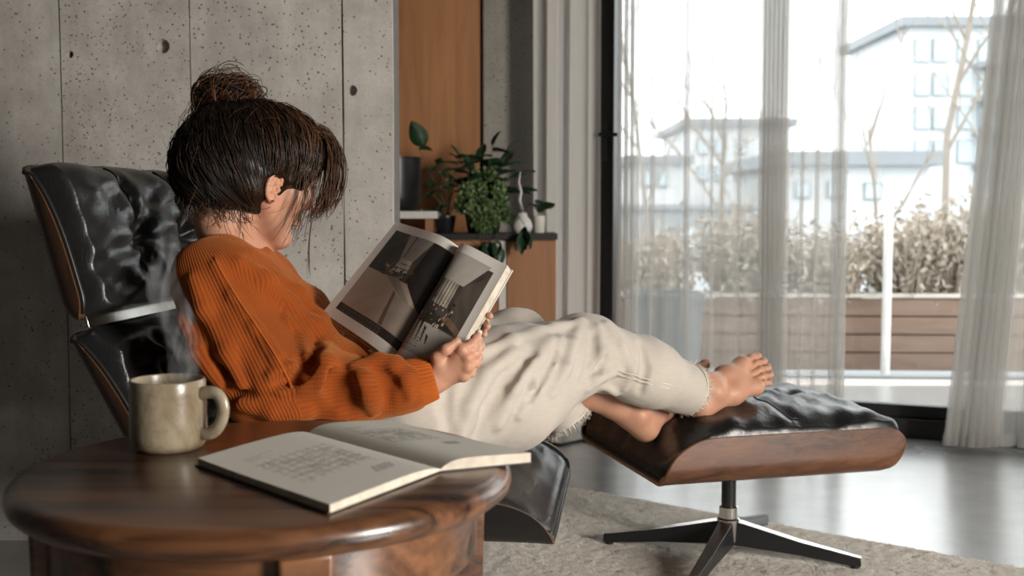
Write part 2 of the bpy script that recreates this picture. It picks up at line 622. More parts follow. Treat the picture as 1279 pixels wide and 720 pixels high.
def panel_mesh(x0, x1, z0, z1, y, hs, depth=0.03):
    bm = bmesh.new()
    edges = []

    def loop(pts):
        vs = [bm.verts.new(p) for p in pts]
        for i in range(len(vs)):
            edges.append(bm.edges.new((vs[i], vs[(i + 1) % len(vs)])))
        return vs
    outer = []
    for (a, b, m) in [((x0, z0), (x1, z0), 3), ((x1, z0), (x1, z1), 12), ((x1, z1), (x0, z1), 3), ((x0, z1), (x0, z0), 12)]:
        for i in range(m):
            q = i / m
            jx = 0.0012 * math.sin(37 * (a[1] + (b[1] - a[1]) * q) + 9 * x0) if m == 12 else 0
            outer.append((a[0] + (b[0] - a[0]) * q + jx, y, a[1] + (b[1] - a[1]) * q))
    ov = loop(outer)
    rings = []
    for (hx, hz, r) in hs:
        rings.append((loop([(hx + r * math.cos(2 * PI * k / 20) * (1 + 0.06 * math.sin(3 * k)), y, hz + r * 1.1 * math.sin(2 * PI * k / 20)) for k in range(20)]), hx, hz, r))
    bmesh.ops.triangle_fill(bm, edges=edges, use_beauty=True)
    for vs, hx, hz, r in rings:
        inn = [bm.verts.new((hx + r * 0.8 * math.cos(2 * PI * k / 20), y + 0.026, hz + r * 0.85 * math.sin(2 * PI * k / 20))) for k in range(20)]
        for k in range(20):
            bm.faces.new((vs[k], vs[(k + 1) % 20], inn[(k + 1) % 20], inn[k]))
        bm.faces.new(inn)
    bk = [bm.verts.new((v.co.x, y + depth, v.co.z)) for v in ov]
    for i in range(len(ov)):
        j = (i + 1) % len(ov)
        bm.faces.new((ov[i], bk[i], bk[j], ov[j]))
    me = bpy.data.meshes.new('concrete_panel')
    bm.to_mesh(me); bm.free()
    return me


for i in range(6):
    o = obj('concrete_panel', panel_mesh(xj[i] + 0.0022, xj[i + 1] - (0.0022 if i < 5 else 0), 0.0, CEIL, WALL_Y + 0.0015 * ((i * 7) % 3 - 1), holes.get(i, [])),
            M['concrete'], wl_obj, smooth=False)

# --- recess behind: plywood panel, concrete pier, back wall
BY = 5.15
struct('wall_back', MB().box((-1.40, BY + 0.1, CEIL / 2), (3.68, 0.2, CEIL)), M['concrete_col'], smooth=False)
pr = at(602, 100, BY - 0.03)[0]
tw = struct('trim_1', MB().box(((-1.6 + pr) / 2, BY - 0.0151, CEIL / 2), (pr + 1.6, 0.03, CEIL)), M['panel_wood'], smooth=False, bevel=0.003)
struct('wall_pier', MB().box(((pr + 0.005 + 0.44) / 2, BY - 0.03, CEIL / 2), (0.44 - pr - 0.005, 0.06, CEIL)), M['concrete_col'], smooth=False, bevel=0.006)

# --- glazed end of the room
win = thing('window_1', None, None, wl(0, 0, 0), kind='structure')


def wbox(s0, s1, n0, n1, z0, z1):
    c = wl((s0 + s1) / 2, (n0 + n1) / 2, (z0 + z1) / 2)
    return MB().box(c, (s1 - s0, abs(n1 - n0), z1 - z0), WRZ)


SE = 3.22
obj('frame_post', wbox(-0.045, 0.045, -0.05, 0.07, 0, 2.6), M['frame_black'], win, bevel=0.004)
obj('frame_post', wbox(SE - 0.1, SE, -0.05, 0.07, 0, 2.6), M['frame_black'], win, bevel=0.004)
br = obj('bottom_rail', wbox(0.045, SE - 0.1, -0.05, 0.07, 0, 0.075), M['frame_black'], win, bevel=0.004)
obj('bottom_rail', wbox(0.045, SE - 0.1, -0.02, 0.03, 0.075, 0.125), M['frame_black'], win, bevel=0.004)
obj('top_rail', wbox(0.045, SE - 0.1, -0.05, 0.07, 2.5, 2.6), M['frame_black'], win, bevel=0.004)
obj('pane', wbox(0.045, SE - 0.1, -0.004, 0.004, 0.12, 2.505), M['glass'], win, smooth=False)
hd = MB()
hp = wl(0.0, 0.075, at(760, 178, 4.85)[2])
hd.box(hp + np.array([0, 0, 0]), (0.03, 0.014, 0.15), WRZ)
hd.tube([hp + np.array([NRM[0] * .005, NRM[1] * .005, 0.03]), hp + np.array([NRM[0] * .045, NRM[1] * .045, 0.03]), hp + np.array([NRM[0] * .05 + .02, NRM[1] * .05, 0.03]), hp + np.array([NRM[0] * .05 + .075, NRM[1] * .05 - .02, 0.028])], 0.009, 8)
obj('handle', hd, M['black_metal'], win, bevel=0.002)
struct('wall_lintel', wbox(-0.06, SE + 0.05, -0.1, 0.1, 2.6, CEIL), M['plaster'], smooth=False)

# --- added window in the right wall, opening sized to the key lamp (beyond the right edge of the photograph)
SX = 3.42
wy0, wy1, wz0, wz1 = -1.42, -0.38, 0.55, 2.10
struct('wall_right', MB().box((SX + 0.05, (wy0 - 1.65) / 2, CEIL / 2), (0.1, wy0 + 1.65, CEIL)).box((SX + 0.05, (3.75 + wy1) / 2, CEIL / 2), (0.1, 3.75 - wy1, CEIL))
       .box((SX + 0.05, (wy0 + wy1) / 2, wz0 / 2), (0.1, wy1 - wy0, wz0)).box((SX + 0.05, (wy0 + wy1) / 2, (wz1 + CEIL) / 2), (0.1, wy1 - wy0, CEIL - wz1)), M['plaster'], smooth=False)
w2 = thing('added_window', None, None, (SX + 0.05, (wy0 + wy1) / 2, wz0), kind='structure')
f2 = MB()
for yy in (wy0 + .025, wy1 - .025): f2.box((SX + 0.05, yy, (wz0 + wz1) / 2), (0.06, 0.05, wz1 - wz0))
for zz in (wz0 + .025, wz1 - .025): f2.box((SX + 0.05, (wy0 + wy1) / 2, zz), (0.06, wy1 - wy0 - .1, 0.05))
obj('frame', f2, M['frame_black'], w2, smooth=False)
obj('pane', MB().box((SX + 0.05, (wy0 + wy1) / 2, (wz0 + wz1) / 2), (0.006, wy1 - wy0 - .1, wz1 - wz0 - .1)), M['glass'], w2, smooth=False)


# --- curtains
def curtain_path(px_pts, n, amp, wave, pleats=(), seed=0, bundle=(), om=1.5):
    """px_pts=(from,to) screen columns -> list of (s,n) points in plan"""
    rg = np.random.default_rng(seed)
    s0, s1 = s_at(px_pts[0], n), s_at(px_pts[1], n)
    out = []
    s = s0
    ph = rg.uniform(0, 6)
    pl = sorted(s_at(p, n) for p in pleats)
    bd = [(s_at(a, n), s_at(b, n), k) for a, b, k in bundle]
    step = 0.006
    while s < s1:
        for p in list(pl):
            if s >= p:
                w = rg.uniform(0.008, 0.016)
                o = n + amp * math.sin(2 * PI * s / wave + ph)
                out += [(s + w * .5, o - .006), (s + w, o - .010), (s + w * .95, o + .004), (s + w * .3, o + .010), (s - w * .2, o + .014), (s - w * .1, o + .022), (s + w * .5, o + .022)]
                s += w
                pl.remove(p)
        done = False
        for (a, b, k) in list(bd):
            if s >= a:
                m = k * 12
                for i in range(m):
                    q = i / (m - 1)
                    out.append((a + (b - a) * q + 0.016 * math.sin(2 * PI * k * q * 2), n + 0.012 + 0.042 * math.sin(2 * PI * k * q) * (0.7 + 0.3 * math.sin(5 * q))))
                s = b + step
                bd.remove((a, b, k))
        o = n + amp * (math.sin(2 * PI * s / wave + ph) + 0.5 * math.sin(2 * PI * s / (wave * 0.41) + ph * 2))
        out.append((s + om * wave / (4 * PI) * math.sin(4 * PI * s / wave + ph + 1.0) * (0.6 + 0.4 * math.sin(s * 7 + ph)), o))
        s += step
    return out


def curtain(name, path, z0, z1, mat_, label, group, flare=0.0, seed=0, sway=0.006):
    rows = 15
    m = len(path)
    s = np.array([p[0] for p in path]); n = np.array([p[1] for p in path])
    P = np.zeros((rows, m, 3))
    rg = np.random.default_rng(seed)
    a1, a2 = rg.uniform(0, 6, 2)
    for r in range(rows):
        q = r / (rows - 1)
        z = z0 + (z1 - z0) * q
        low = (1 - q) ** 1.4
        ss = s - flare * low * (1 - (s - s.min()) / (s.max() - s.min() + 1e-9))
        ss = ss + sway * np.sin(s * 21 + q * 3 + a1) * low
        nn = n + 0.7 * sway * np.sin(s * 33 + q * 4 + a2) * (0.3 + low)
        nc = n.mean()
        nn = nc + (nn - nc) * (0.85 + 0.35 * low)
        P[r, :, 0] = W0[0] + ss * E[0] + nn * NRM[0]
        P[r, :, 1] = W0[1] + ss * E[1] + nn * NRM[1]
        P[r, :, 2] = z
    o = obj(name, MB().grid(P), mat_, None, auto=False, fixn=False)
    tag(o, label, 'curtain', group)
    sd = o.modifiers.new('round', 'SUBSURF'); sd.levels = 1; sd.render_levels = 1
    # stitched hem along the foot
    hem = P[:1].repeat(2, 0).copy()
    hem[0, :, 2] = z0 + 0.0; hem[1] = P[1] * 0.3 + P[0] * 0.7
    hem[1, :, 2] = z0 + 0.045
    hem[:, :, 0] += NRM[0] * 0.002; hem[:, :, 1] += NRM[1] * 0.002
    obj('hem', MB().grid(hem), mat_, o, auto=False, fixn=False)
    return o


curtain('linen_drape', curtain_path((667, 749), 0.115, 0.022, 0.155, seed=3, bundle=[(686, 696, 1)], om=1.1), 0.02, 2.62, M['drape'],
        'thick grey linen drape hanging between the concrete pier and the black frame post', 'curtains', seed=3)
curtain('sheer_curtain', curtain_path((772, 949), 0.13, 0.020, 0.16, pleats=(816, 857, 885, 921), seed=5, bundle=[(774, 797, 3)]), 0.02, 2.62, M['sheer'],
        'sheer white curtain beside the black frame post, behind the reader\'s knee', 'curtains', seed=5)
curtain('sheer_curtain', curtain_path((950, 1057), 0.16, 0.014, 0.19, pleats=(1000, 1018), seed=9, bundle=[(950, 984, 6), (1040, 1056, 2)]), 0.02, 2.62, M['sheer'],
        'sheer curtain with a dense gathered left edge, falling behind the footstool', 'curtains', seed=9)
curtain('sheer_curtain', curtain_path((1247, 1420), 0.20, 0.026, 0.12, pleats=(1262,), seed=12, bundle=[(1249, 1262, 2), (1266, 1300, 5)]), 0.02, 2.62, M['sheer'],
        'sheer curtain with a slanting edge at the right side of the open glass', 'curtains', flare=0.17, seed=12)

# ================================================================== OUTSIDE
DZ = -0.14
struct('ground', MB().box((10, 60, DZ - 0.15), (160, 108, 0.1)), M['grey_wall'], smooth=False)
dk = thing('deck', None, None, (2.5, 6.2, DZ), kind='structure')
de = unit(np.array([1.0, -0.06]))
DRZ = math.atan2(de[1], de[0])
for i in range(13):
    y = 5.05 + i * 0.148
    o = obj('plank', MB().box((3.0, y - 0.06 * 3.0 + 0.1, DZ - 0.02 + 0.002 * (i % 3)), (9, 0.14, 0.035), DRZ), M['deck'], dk, smooth=False)
# low planter box of horizontal planks
pb = thing('planter_box', 'long low planter box of brown horizontal boards along the deck', 'planter', (3.0, 7.2, DZ))
for i in range(4):
    obj('plank', MB().box((3.0, 7.15 + 0.006 * (i % 2), DZ + 0.06 + i * 0.118), (9, 0.03, 0.11), DRZ), M['fence_wood'], pb, bevel=0.004)
obj('capping', MB().box((3.0, 7.2, DZ + 0.49), (9, 0.16, 0.028), DRZ), M['deck'], pb, bevel=0.004)
obj('back_board', MB().box((3.0, 7.6, DZ + 0.2), (9, 0.03, 0.4), DRZ), M['fence_wood'], pb, smooth=False)
obj('soil', MB().box((3.0, 7.38, DZ + 0.36), (8.9, 0.42, 0.04), DRZ), M['soil'], pb, smooth=False)
o = obj('post', MB().lathe([(0.028, 0), (0.028, 1.04), (0.03, 1.045), (0.03, 1.065), (0, 1.07)], (*at(1107, 400, 7.05)[:2], DZ), 16), M['post_white'])
tag(o, 'slim white post standing on the deck in front of the planter box', 'post')
pp = at(831, 400, 6.0)
pot = thing('round_planter', 'round dark grey planter on the deck seen through the left sheer curtain', 'planter', (pp[0], pp[1], DZ))
obj('bowl', MB().lathe([(0.15, 0), (0.19, 0.3), (0.205, 0.56), (0.215, 0.565), (0.215, 0.6), (0.19, 0.6), (0.18, 0.5), (0, 0.5)], (pp[0], pp[1], DZ), 40), M['planter_grey'], pot)
obj('soil', MB().lathe([(0, 0.525), (0.184, 0.52)], (pp[0], pp[1], DZ), 24), M['soil'], pot)


# shrubs: twigs and small leaves
def shrub(c, r, h, n, label):
    mb = MB()
    for _ in range(n):
        w = random.uniform(0, 2 * PI); q = random.random() ** 0.5
        b = np.array(c) + np.array([math.cos(w) * r * q * .4, math.sin(w) * r * q * .4, 0])
        tip = np.array(c) + np.array([math.cos(w) * r * q, math.sin(w) * r * q, h * random.uniform(0.55, 1.0)])
        mid = (b + tip) / 2 + RNG.normal(0, 0.04, 3)
        mb.tube([b, mid, tip], [0.008, 0.006, 0.003], 3, False)
        for k in range(13):
            p = b + (tip - b) * random.uniform(0.35, 1.05) + RNG.normal(0, 0.06, 3)
            d = RNG.normal(0, 1, 3); d = unit(d) * random.uniform(0.02, 0.042)
            e = unit(RNG.normal(0, 1, 3)) * random.uniform(0.010, 0.02)
            mb.add([p - d, p + e, p + d, p - e], [(0, 1, 2, 3)])
    o = obj('shrub', mb, M['brush'], None, smooth=False, fixn=False)
    return tag(o, label, 'shrub', 'shrubs in the planter box')


for px, hh, lab in ((815, 0.5, 'dry shrub in the planter box behind the round grey planter'),
                    (930, 0.62, 'dry shrub in the planter box behind the gathered sheer curtain'),
                    (1032, 0.5, 'low dry shrub in the planter box left of the white post'),
                    (1130, 0.6, 'dry shrub in the planter box just right of the white post'),
                    (1190, 0.66, 'dry shrub in the planter box in the middle of the bare glass'),
                    (1262, 0.74, 'tall dry shrub in the planter box behind the slanting curtain')):
    p = at(px, 330, 7.38)
    shrub((p[0], p[1], DZ + 0.385), 0.30, hh, 170, lab)


# bare trees
def tree(px, Y, lean, h, r0, label, depth=4, seed=1, spread=0.5):
    rg = random.Random(seed)
    p0 = at(px, 300, Y); p0[2] = DZ - 0.1
    mb, tw = MB(), MB()

    def grow(p, d, L, r, lev):
        pts = [p]; q = p.copy(); dd = d.copy()
        for k in range(4):
            dd = unit(dd + np.array([rg.gauss(0, .10), rg.gauss(0, .10), rg.gauss(0.04, .06)]))
            q = q + dd * L / 4
            pts.append(q)
        rr = [r * (1 - 0.45 * k / 4) for k in range(5)]
        (mb if lev == 0 else tw).tube(pts, rr, 8 if lev == 0 else 4, False)
        if lev >= depth: return
        nb = 6 if lev == 0 else 3
        for b in range(nb):
            i = rg.uniform(1.4, 4) if lev == 0 else rg.uniform(1.0, 4)
            i0 = min(3, int(i)); f = i - i0
            bp = pts[i0] * (1 - f) + pts[i0 + 1] * f
            w = rg.uniform(0, 2 * PI)
            nd = unit(dd * 0.8 + spread * np.array([math.cos(w), math.sin(w), rg.uniform(0.1, 0.6)]) * 1.3)
            grow(bp, nd, L * rg.uniform(0.38, 0.62), r * 0.42, lev + 1)
    grow(p0, unit(np.array([lean, 0, 1.0])), h, r0, 0)
    t = thing('bare_tree', label, 'tree', tuple(p0), 'bare trees beyond the deck')
    obj('trunk', mb, M['bark'], t, fixn=False)
    obj('branches', tw, M['bark'], t, fixn=False)


tree(1180, 10.0, 0.01, 3.6, 0.040, 'straight tall bare tree seen through the bare glass pane', 3, 4, 0.35)
tree(1124, 9.4, -0.24, 1.9, 0.024, 'small leaning bare tree left of the tall straight one', 3, 8, 0.5)
tree(1226, 9.8, 0.10, 2.7, 0.028, 'forked bare tree beside the slanting curtain edge', 3, 15, 0.5)
tree(893, 9.5, 0.03, 1.9, 0.032, 'bushy bare tree behind the left sheer curtain', 3, 21, 0.7)
tree(815, 11.0, 0.02, 3.0, 0.025, 'thin bare tree nearest the black frame post', 3, 27, 0.5)


# far buildings
def bwall(px0, px1, y0, y1, Y, dep):
    a, b = at(px0, y0, Y), at(px1, y1, Y)
    z1, z0 = a[2], (b[2] if y1 is not None else DZ)
    return MB().box(((a[0] + b[0]) / 2, Y + dep / 2, (z0 + z1) / 2), (b[0] - a[0], dep, z1 - z0))


def building(name, label, px0, px1, y0, Y, mat_, wins, roof=None, dep=8, ybase=300, slabs=()):
    a, b = at(px0, y0, Y), at(px1, y0, Y)
    t = thing(name, label, 'building', ((a[0] + b[0]) / 2, Y + dep / 2, DZ - 0.1))
    h = a[2] - DZ + 0.1
    obj('wall', MB().box(((a[0] + b[0]) / 2, Y + dep / 2, DZ - 0.1 + h / 2), (b[0] - a[0], dep, h)), mat_, t, smooth=False)
    if roof:
        obj('roof', MB().box(((a[0] + b[0]) / 2, Y + dep / 2, a[2] + roof / 2), (b[0] - a[0] + roof * 2, dep + roof * 2, roof)), M['roof_grey'], t, smooth=False)
    for (u0, u1, v0, v1) in wins:
        p, q = at(u0, v0, Y), at(u1, v1, Y)
        c = ((p[0] + q[0]) / 2, Y - 0.02, (p[2] + q[2]) / 2)
        w = obj('window', MB().box(c, (q[0] - p[0] + 0.07, 0.12, p[2] - q[2] + 0.07)), M['roof_grey'], t, smooth=False)
        obj('pane', MB().box((c[0], Y - 0.09, c[2]), (q[0] - p[0], 0.04, p[2] - q[2])), M['pane_blue'], w, smooth=False)
    for (u0, u1, v0, v1) in slabs:
        p, q = at(u0, v0, Y), at(u1, v1, Y)
        obj('balcony', MB().box(((p[0] + q[0]) / 2, Y - 0.6, (p[2] + q[2]) / 2), (q[0] - p[0], 1.2, p[2] - q[2])), M['grey_wall'], t, smooth=False)


building('apartment_building', 'tall modern apartment block with pale blue windows and balconies beyond the bare glass', 1135, 1300, 34, 46, M['pale_wall'],
         [(x, x + 17, y, y + 27) for y in (50, 92, 134, 176) for x in (1143, 1166, 1196, 1222)], 0.4,
         slabs=[(1214, 1300, y, y + 7) for y in (80, 122, 164, 205)])
building('low_building', 'low white building with a grey flat roof behind the small leaning tree', 985, 1160, 207, 32, M['pale_wall'],
         [(994, 1010, 228, 246), (1034, 1052, 228, 246), (1080, 1098, 230, 248)], 0.4)
building('warehouse', 'grey warehouse wall low behind the left sheer curtain', 770, 960, 262, 22, M['grey_wall'], [(806, 822, 285, 310), (850, 866, 285, 310), (905, 921, 285, 310)], 0.1)
building('terrace_building', 'pale building with a set back roof seen above the grey warehouse at its left', 790, 856, 205, 34, M['pale_wall'],
         [(802, 812, 215, 232), (822, 832, 215, 232)], 0.25)
building('office_building', 'pale taller building above the grey warehouse, left of the gathered curtain', 862, 985, 158, 44, M['pale_wall'],
         [(x, x + 11, y, y + 17) for y in (175, 208) for x in (872, 894, 920)], 0.3)

# ================================================================== RUG
RC = np.array([0.13, 3.58]); D1 = unit(np.array([0.80, -0.60])); D2 = np.array([-0.60, -0.80])
RUG_T = 0.018
rug_rz = math.atan2(D1[1], D1[0])


def rug_pt(a, b, z):
    p = RC + a * D1 + b * D2
    return np.array([p[0], p[1], z])


na, nb_ = 200, 190
A, B = np.meshgrid(np.linspace(0, 2.1, na), np.linspace(0, 2.0, nb_), indexing='ij')
ed = np.minimum(np.minimum(A, 2.1 - A), np.minimum(B, 2.0 - B))
wob = 0.006 * np.sin(A * 23) + 0.006 * np.sin(B * 19 + 1)
Z = RUG_T * np.clip(ed / 0.025, 0, 1) ** 0.5 + 0.002 + RNG.normal(0, 0.0016, A.shape) * (ed > 0.01)
P = np.stack([RC[0] + (A + wob * (ed < .01)) * D1[0] + B * D2[0], RC[1] + A * D1[1] + (B + wob * (ed < .01)) * D2[1], Z], -1)
rug = obj('rug', MB().grid(P, flip=True), M['rug'], None, auto=False, fixn=False)
tag(rug, 'cream shaggy wool rug lying under the lounge chair and footstool', 'rug')
# wool pile: short blades
nbl = 70000
a = RNG.uniform(-0.004, 2.104, nbl); b = RNG.uniform(-0.004, 2.004, nbl)
base = RC[None] + a[:, None] * D1 + b[:, None] * D2
edg = np.minimum(np.minimum(a, 2.1 - a), np.minimum(b, 2.0 - b))
z0 = np.where(edg < 0.02, 0.003, RUG_T - 0.003)
ang = RNG.uniform(0, 2 * PI, nbl); ln = RNG.uniform(0.006, 0.016, nbl); wd = RNG.uniform(0.0014, 0.0028, nbl)
dx, dy = np.cos(ang), np.sin(ang)
p0 = np.stack([base[:, 0] - dy * wd, base[:, 1] + dx * wd, z0], -1)
p1 = np.stack([base[:, 0] + dy * wd, base[:, 1] - dx * wd, z0], -1)
p2 = np.stack([base[:, 0] + dx * ln, base[:, 1] + dy * ln, z0 + RNG.uniform(0.002, 0.010, nbl)], -1)
V = np.stack([p0, p1, p2], 1).reshape(-1, 3)
pile = obj('pile', np_mesh('pile', V, np.arange(nbl * 3).reshape(-1, 3)), M['rug'], rug, smooth=False)
pile['kind'] = 'stuff'

# ================================================================== SIDE TABLE
TZ = 0.586; TC = np.array([-0.302, 1.372]); TR = 0.302
FLZ = 0.0205
table = thing('side_table', 'round dark wooden side table carrying the mug and the sketchbook', 'table', (TC[0], TC[1], FLZ))
prof = [(0, TZ - 0.036), (TR - 0.03, TZ - 0.036), (TR - 0.012, TZ - 0.034), (TR - 0.003, TZ - 0.027), (TR, TZ - 0.018), (TR - 0.002, TZ - 0.009), (TR - 0.008, TZ - 0.003), (TR - 0.018, TZ), (0, TZ)]
obj('table_top', MB().lathe(prof, (TC[0], TC[1], 0), 96), M['table_wood'], table)
leg_angles = [20, -70, -160, 110]
for w in leg_angles:
    w = math.radians(w)
    c = TC + np.array([math.cos(w), math.sin(w)]) * 0.250
    mb = MB()
    R = np.array([[math.cos(w), -math.sin(w), 0], [math.sin(w), math.cos(w), 0], [0, 0, 1]])
    rows = []
    for z, hx, hy in ((FLZ, .014, .016), (0.2, .018, .021), (0.44, .023, .027), (TZ - 0.036, .025, .029)):
        rows.append([np.array([c[0], c[1], z]) + R @ np.array([hx * q[0], hy * q[1], 0]) for q in ((-1, -1), (1, -1), (1, 1), (-1, 1))])
    vs = [p for r in rows for p in r]
    fs = [(0, 3, 2, 1), (12, 13, 14, 15)]
    for i in range(3):
        for k in range(4):
            fs.append((i * 4 + k, i * 4 + (k + 1) % 4, (i + 1) * 4 + (k + 1) % 4, (i + 1) * 4 + k))
    obj('leg', mb.add(vs, fs), M['table_wood'], table, bevel=0.005, seg=3)
for i in range(4):
    w0, w1 = leg_angles[i] - 84, leg_angles[i] - 6
    ro, ri, n = 0.258, 0.238, 18
    vs, fs = [], []
    for k in range(n + 1):
        q = k / n
        w = math.radians(w0 + (w1 - w0) * q)
        zb = TZ - 0.036 - 0.072 - 0.010 * (2 * q - 1) ** 4
        for r_, z in ((ro, zb), (ro, TZ - 0.036), (ri, TZ - 0.036), (ri, zb)):
            vs.append((TC[0] + r_ * math.cos(w), TC[1] + r_ * math.sin(w), z))
    for k in range(n):
        for j in range(4):
            fs.append((k * 4 + j, k * 4 + (j + 1) % 4, (k + 1) * 4 + (j + 1) % 4, (k + 1) * 4 + j))
    fs += [(3, 2, 1, 0), (n * 4, n * 4 + 1, n * 4 + 2, n * 4 + 3)]
    obj('apron', MB().add(vs, fs), M['table_wood'], table, bevel=0.002)

# ================================================================== MUG
mc = onz(211, 560, TZ); MR, MH = 0.0492, 0.0925
mug = thing('mug', 'speckled beige stoneware mug of steaming coffee on the round table', 'mug', mc)
zc = mc[2]
prof = [(0, 0.003), (0.036, 0.003), (0.039, 0.0), (0.043, 0.0015), (0.0475, 0.008), (0.0495, 0.02), (MR, 0.045), (MR - .0005, 0.075), (MR - .0005, MH - 0.003), (MR - .0015, MH - .0006),
        (MR - 0.003, MH), (MR - 0.0045, MH - .001), (MR - 0.0052, MH - 0.004), (MR - 0.0055, 0.06), (MR - 0.007, 0.02), (0.03, 0.009), (0, 0.008)]
obj('body', MB().lathe(prof, mc, 64), M['mug'], mug)
hd = unit(np.array([0.97, -0.25]))
pts = []
for (r_, z) in ((MR - 0.004, 0.074), (0.062, 0.0775), (0.073, 0.075), (0.080, 0.065), (0.081, 0.052), (0.077, 0.038), (0.069, 0.027), (0.058, 0.021), (MR - 0.004, 0.022)):
    pts.append(mc + np.array([hd[0] * r_, hd[1] * r_, z]))
# smooth the handle path
for _ in range(2):
    q = [pts[0]]
    for i in range(len(pts) - 1): q += [pts[i] * .75 + pts[i + 1] * .25, pts[i] * .25 + pts[i + 1] * .75]
    pts = q + [pts[-1]]
obj('handle', MB().tube(pts, 0.0062, 12, flat=1.35), M['mug'], mug)
obj('coffee', MB().lathe([(0, MH - 0.014), (MR - 0.0056, MH - 0.014)], mc, 40), M['coffee'], mug)

# steam
st = NT('steam')
dn = st.noise(st.coord('Object', scale=(26, 26, 9), rot=(0.3, 0.5, 0)), 1.0, 4, 0.6, 1.4)
vol = st.n('VolumePrincipled', ins={'Color': (0.97, 0.97, 0.97)})
vol.inputs['Anisotropy'].default_value = 0.2
dm = st.math('MULTIPLY', st.ramp(dn, [(0.47, 0.0), (0.64, 1.0)]), 42.0)
st.set(vol.inputs['Density'], dm)
st.t.links.new(vol.outputs[0], st.out.inputs['Volume'])
sp = []
for k in range(9):
    q = k / 8
    sp.append(mc + np.array([0.012 + 0.012 * math.sin(q * 6.5) - 0.006 * q, 0.004 * math.cos(q * 5), MH - 0.010 + 0.20 * q]))
steam = obj('steam', MB().tube(sp, [0.020 + 0.010 * math.sin(PI * k / 8) - 0.010 * k / 8 for k in range(9)], 14), st.m)
tag(steam, 'thin wisp of steam rising from the hot coffee mug', 'steam', kind='stuff')


# ================================================================== OPEN SKETCHBOOK
def raster(segs, U, V, asp, base, ink, w=0.0026):
    """U,V arrays 0..1; draws soft pencil segments (u0,v0,u1,v1,dark)"""
    T = np.zeros(U.shape)
    for (a0, b0, a1, b1, dk) in segs:
        du, dv = (a1 - a0) * asp, (b1 - b0)
        L2 = du * du + dv * dv + 1e-12
        mg = 0.012
        i = np.where((U[:, 0] > min(a0, a1) - mg) & (U[:, 0] < max(a0, a1) + mg))[0]
        j = np.where((V[0] > min(b0, b1) - mg) & (V[0] < max(b0, b1) + mg))[0]
        if len(i) == 0 or len(j) == 0: continue
        sl = (slice(i[0], i[-1] + 1), slice(j[0], j[-1] + 1))
        x, y = (U[sl] - a0) * asp, V[sl] - b0
        t = np.clip((x * du + y * dv) / L2, 0, 1)
        d = np.hypot(x - t * du, y - t * dv)
        T[sl] = np.maximum(T[sl], min(dk * 1.3, .85) * np.exp(-(d / w) ** 2))
    T = T[..., None]
    return base * (1 - T) + ink * T


def sketch_segments(seed, heavy):
    rg = random.Random(seed)
    S = []
    def line(a, b, c, d, k): S.append((a + rg.gauss(0, .003), b + rg.gauss(0, .003), c + rg.gauss(0, .003), d + rg.gauss(0, .003), k))
    # building elevation: floors, columns, openings
    for i in range(6):
        y = 0.34 + i * 0.075
        for _ in range(2): line(0.16, y + rg.gauss(0, .004), 0.84, y + 0.03 + rg.gauss(0, .004), rg.uniform(.25, .6) * heavy)
    for i in range(9):
        x = 0.18 + i * 0.078
        line(x, 0.30, x + rg.gauss(0, .006), 0.75 + 0.03 * rg.random(), rg.uniform(.25, .6) * heavy)
    for _ in range(34):
        x, y = rg.uniform(.18, .76), rg.uniform(.34, .70)
        w, h = rg.uniform(.03, .09), rg.uniform(.02, .06)
        k = rg.uniform(.3, .75) * heavy
        line(x, y, x + w, y, k); line(x, y + h, x + w, y + h, k); line(x, y, x, y + h, k); line(x + w, y, x + w, y + h, k)
    for _ in range(90):
        x, y = rg.uniform(.18, .80), rg.uniform(.32, .74)
        line(x, y, x + rg.uniform(-.05, .05), y + rg.uniform(-.04, .04), rg.uniform(.2, .6) * heavy)
    for k in range(16):
        line(0.62 + k * .012, 0.14, 0.66 + k * .012, 0.22, 0.5 * heavy)
    for k in range(5):
        line(0.18, 0.80 + k * .016, 0.18 + rg.uniform(.1, .3), 0.80 + k * .016, 0.35 * heavy)
    return S


def set_print(me, colors):
    at_ = me.color_attributes.new('print', 'FLOAT_COLOR', 'POINT')
    a = np.ones((len(me.vertices), 4), np.float32)
    a[:, :3] = colors.reshape(-1, 3)
    at_.data.foreach_set('color', a.ravel())


PAPER = np.array([0.74, 0.70, 0.62])
zt = TZ + 0.004
cA0, cB0 = onz(247, 579, zt)[:2], onz(412, 639, zt)[:2]
sdir = cB0 - cA0
spA = onz(386, 541, zt)[:2]
spB = spA + sdir * 0.985
wL = cA0 - spA
wR = onz(660, 575, zt)[:2] - spB
sb = thing('sketchbook', 'open sketchbook with pencil building drawings lying on the round table', 'book', (*((spA + spB) / 2), TZ))
cov = MB()
cA = spA - unit(sdir) * 0.003; cB = spB + unit(sdir) * 0.003
cov.prism([tuple(cA + wL * 1.015), tuple(cB + wL * 1.015), tuple(cB), tuple(cB + wR * 1.02), tuple(cA + wR * 1.02), tuple(cA)], TZ + 0.0003, TZ + 0.0022)
obj('cover', cov, M['cover_black'], sb, smooth=False)


def page_height(q, tmax, spine):
    """height of a page block above the cover, q=0 at the spine, 1 at the outer edge"""
    return spine + (tmax - spine) * np.clip(1 - np.exp(-q * 9), 0, 1) * (1 - 0.30 * q ** 1.5) / 0.86


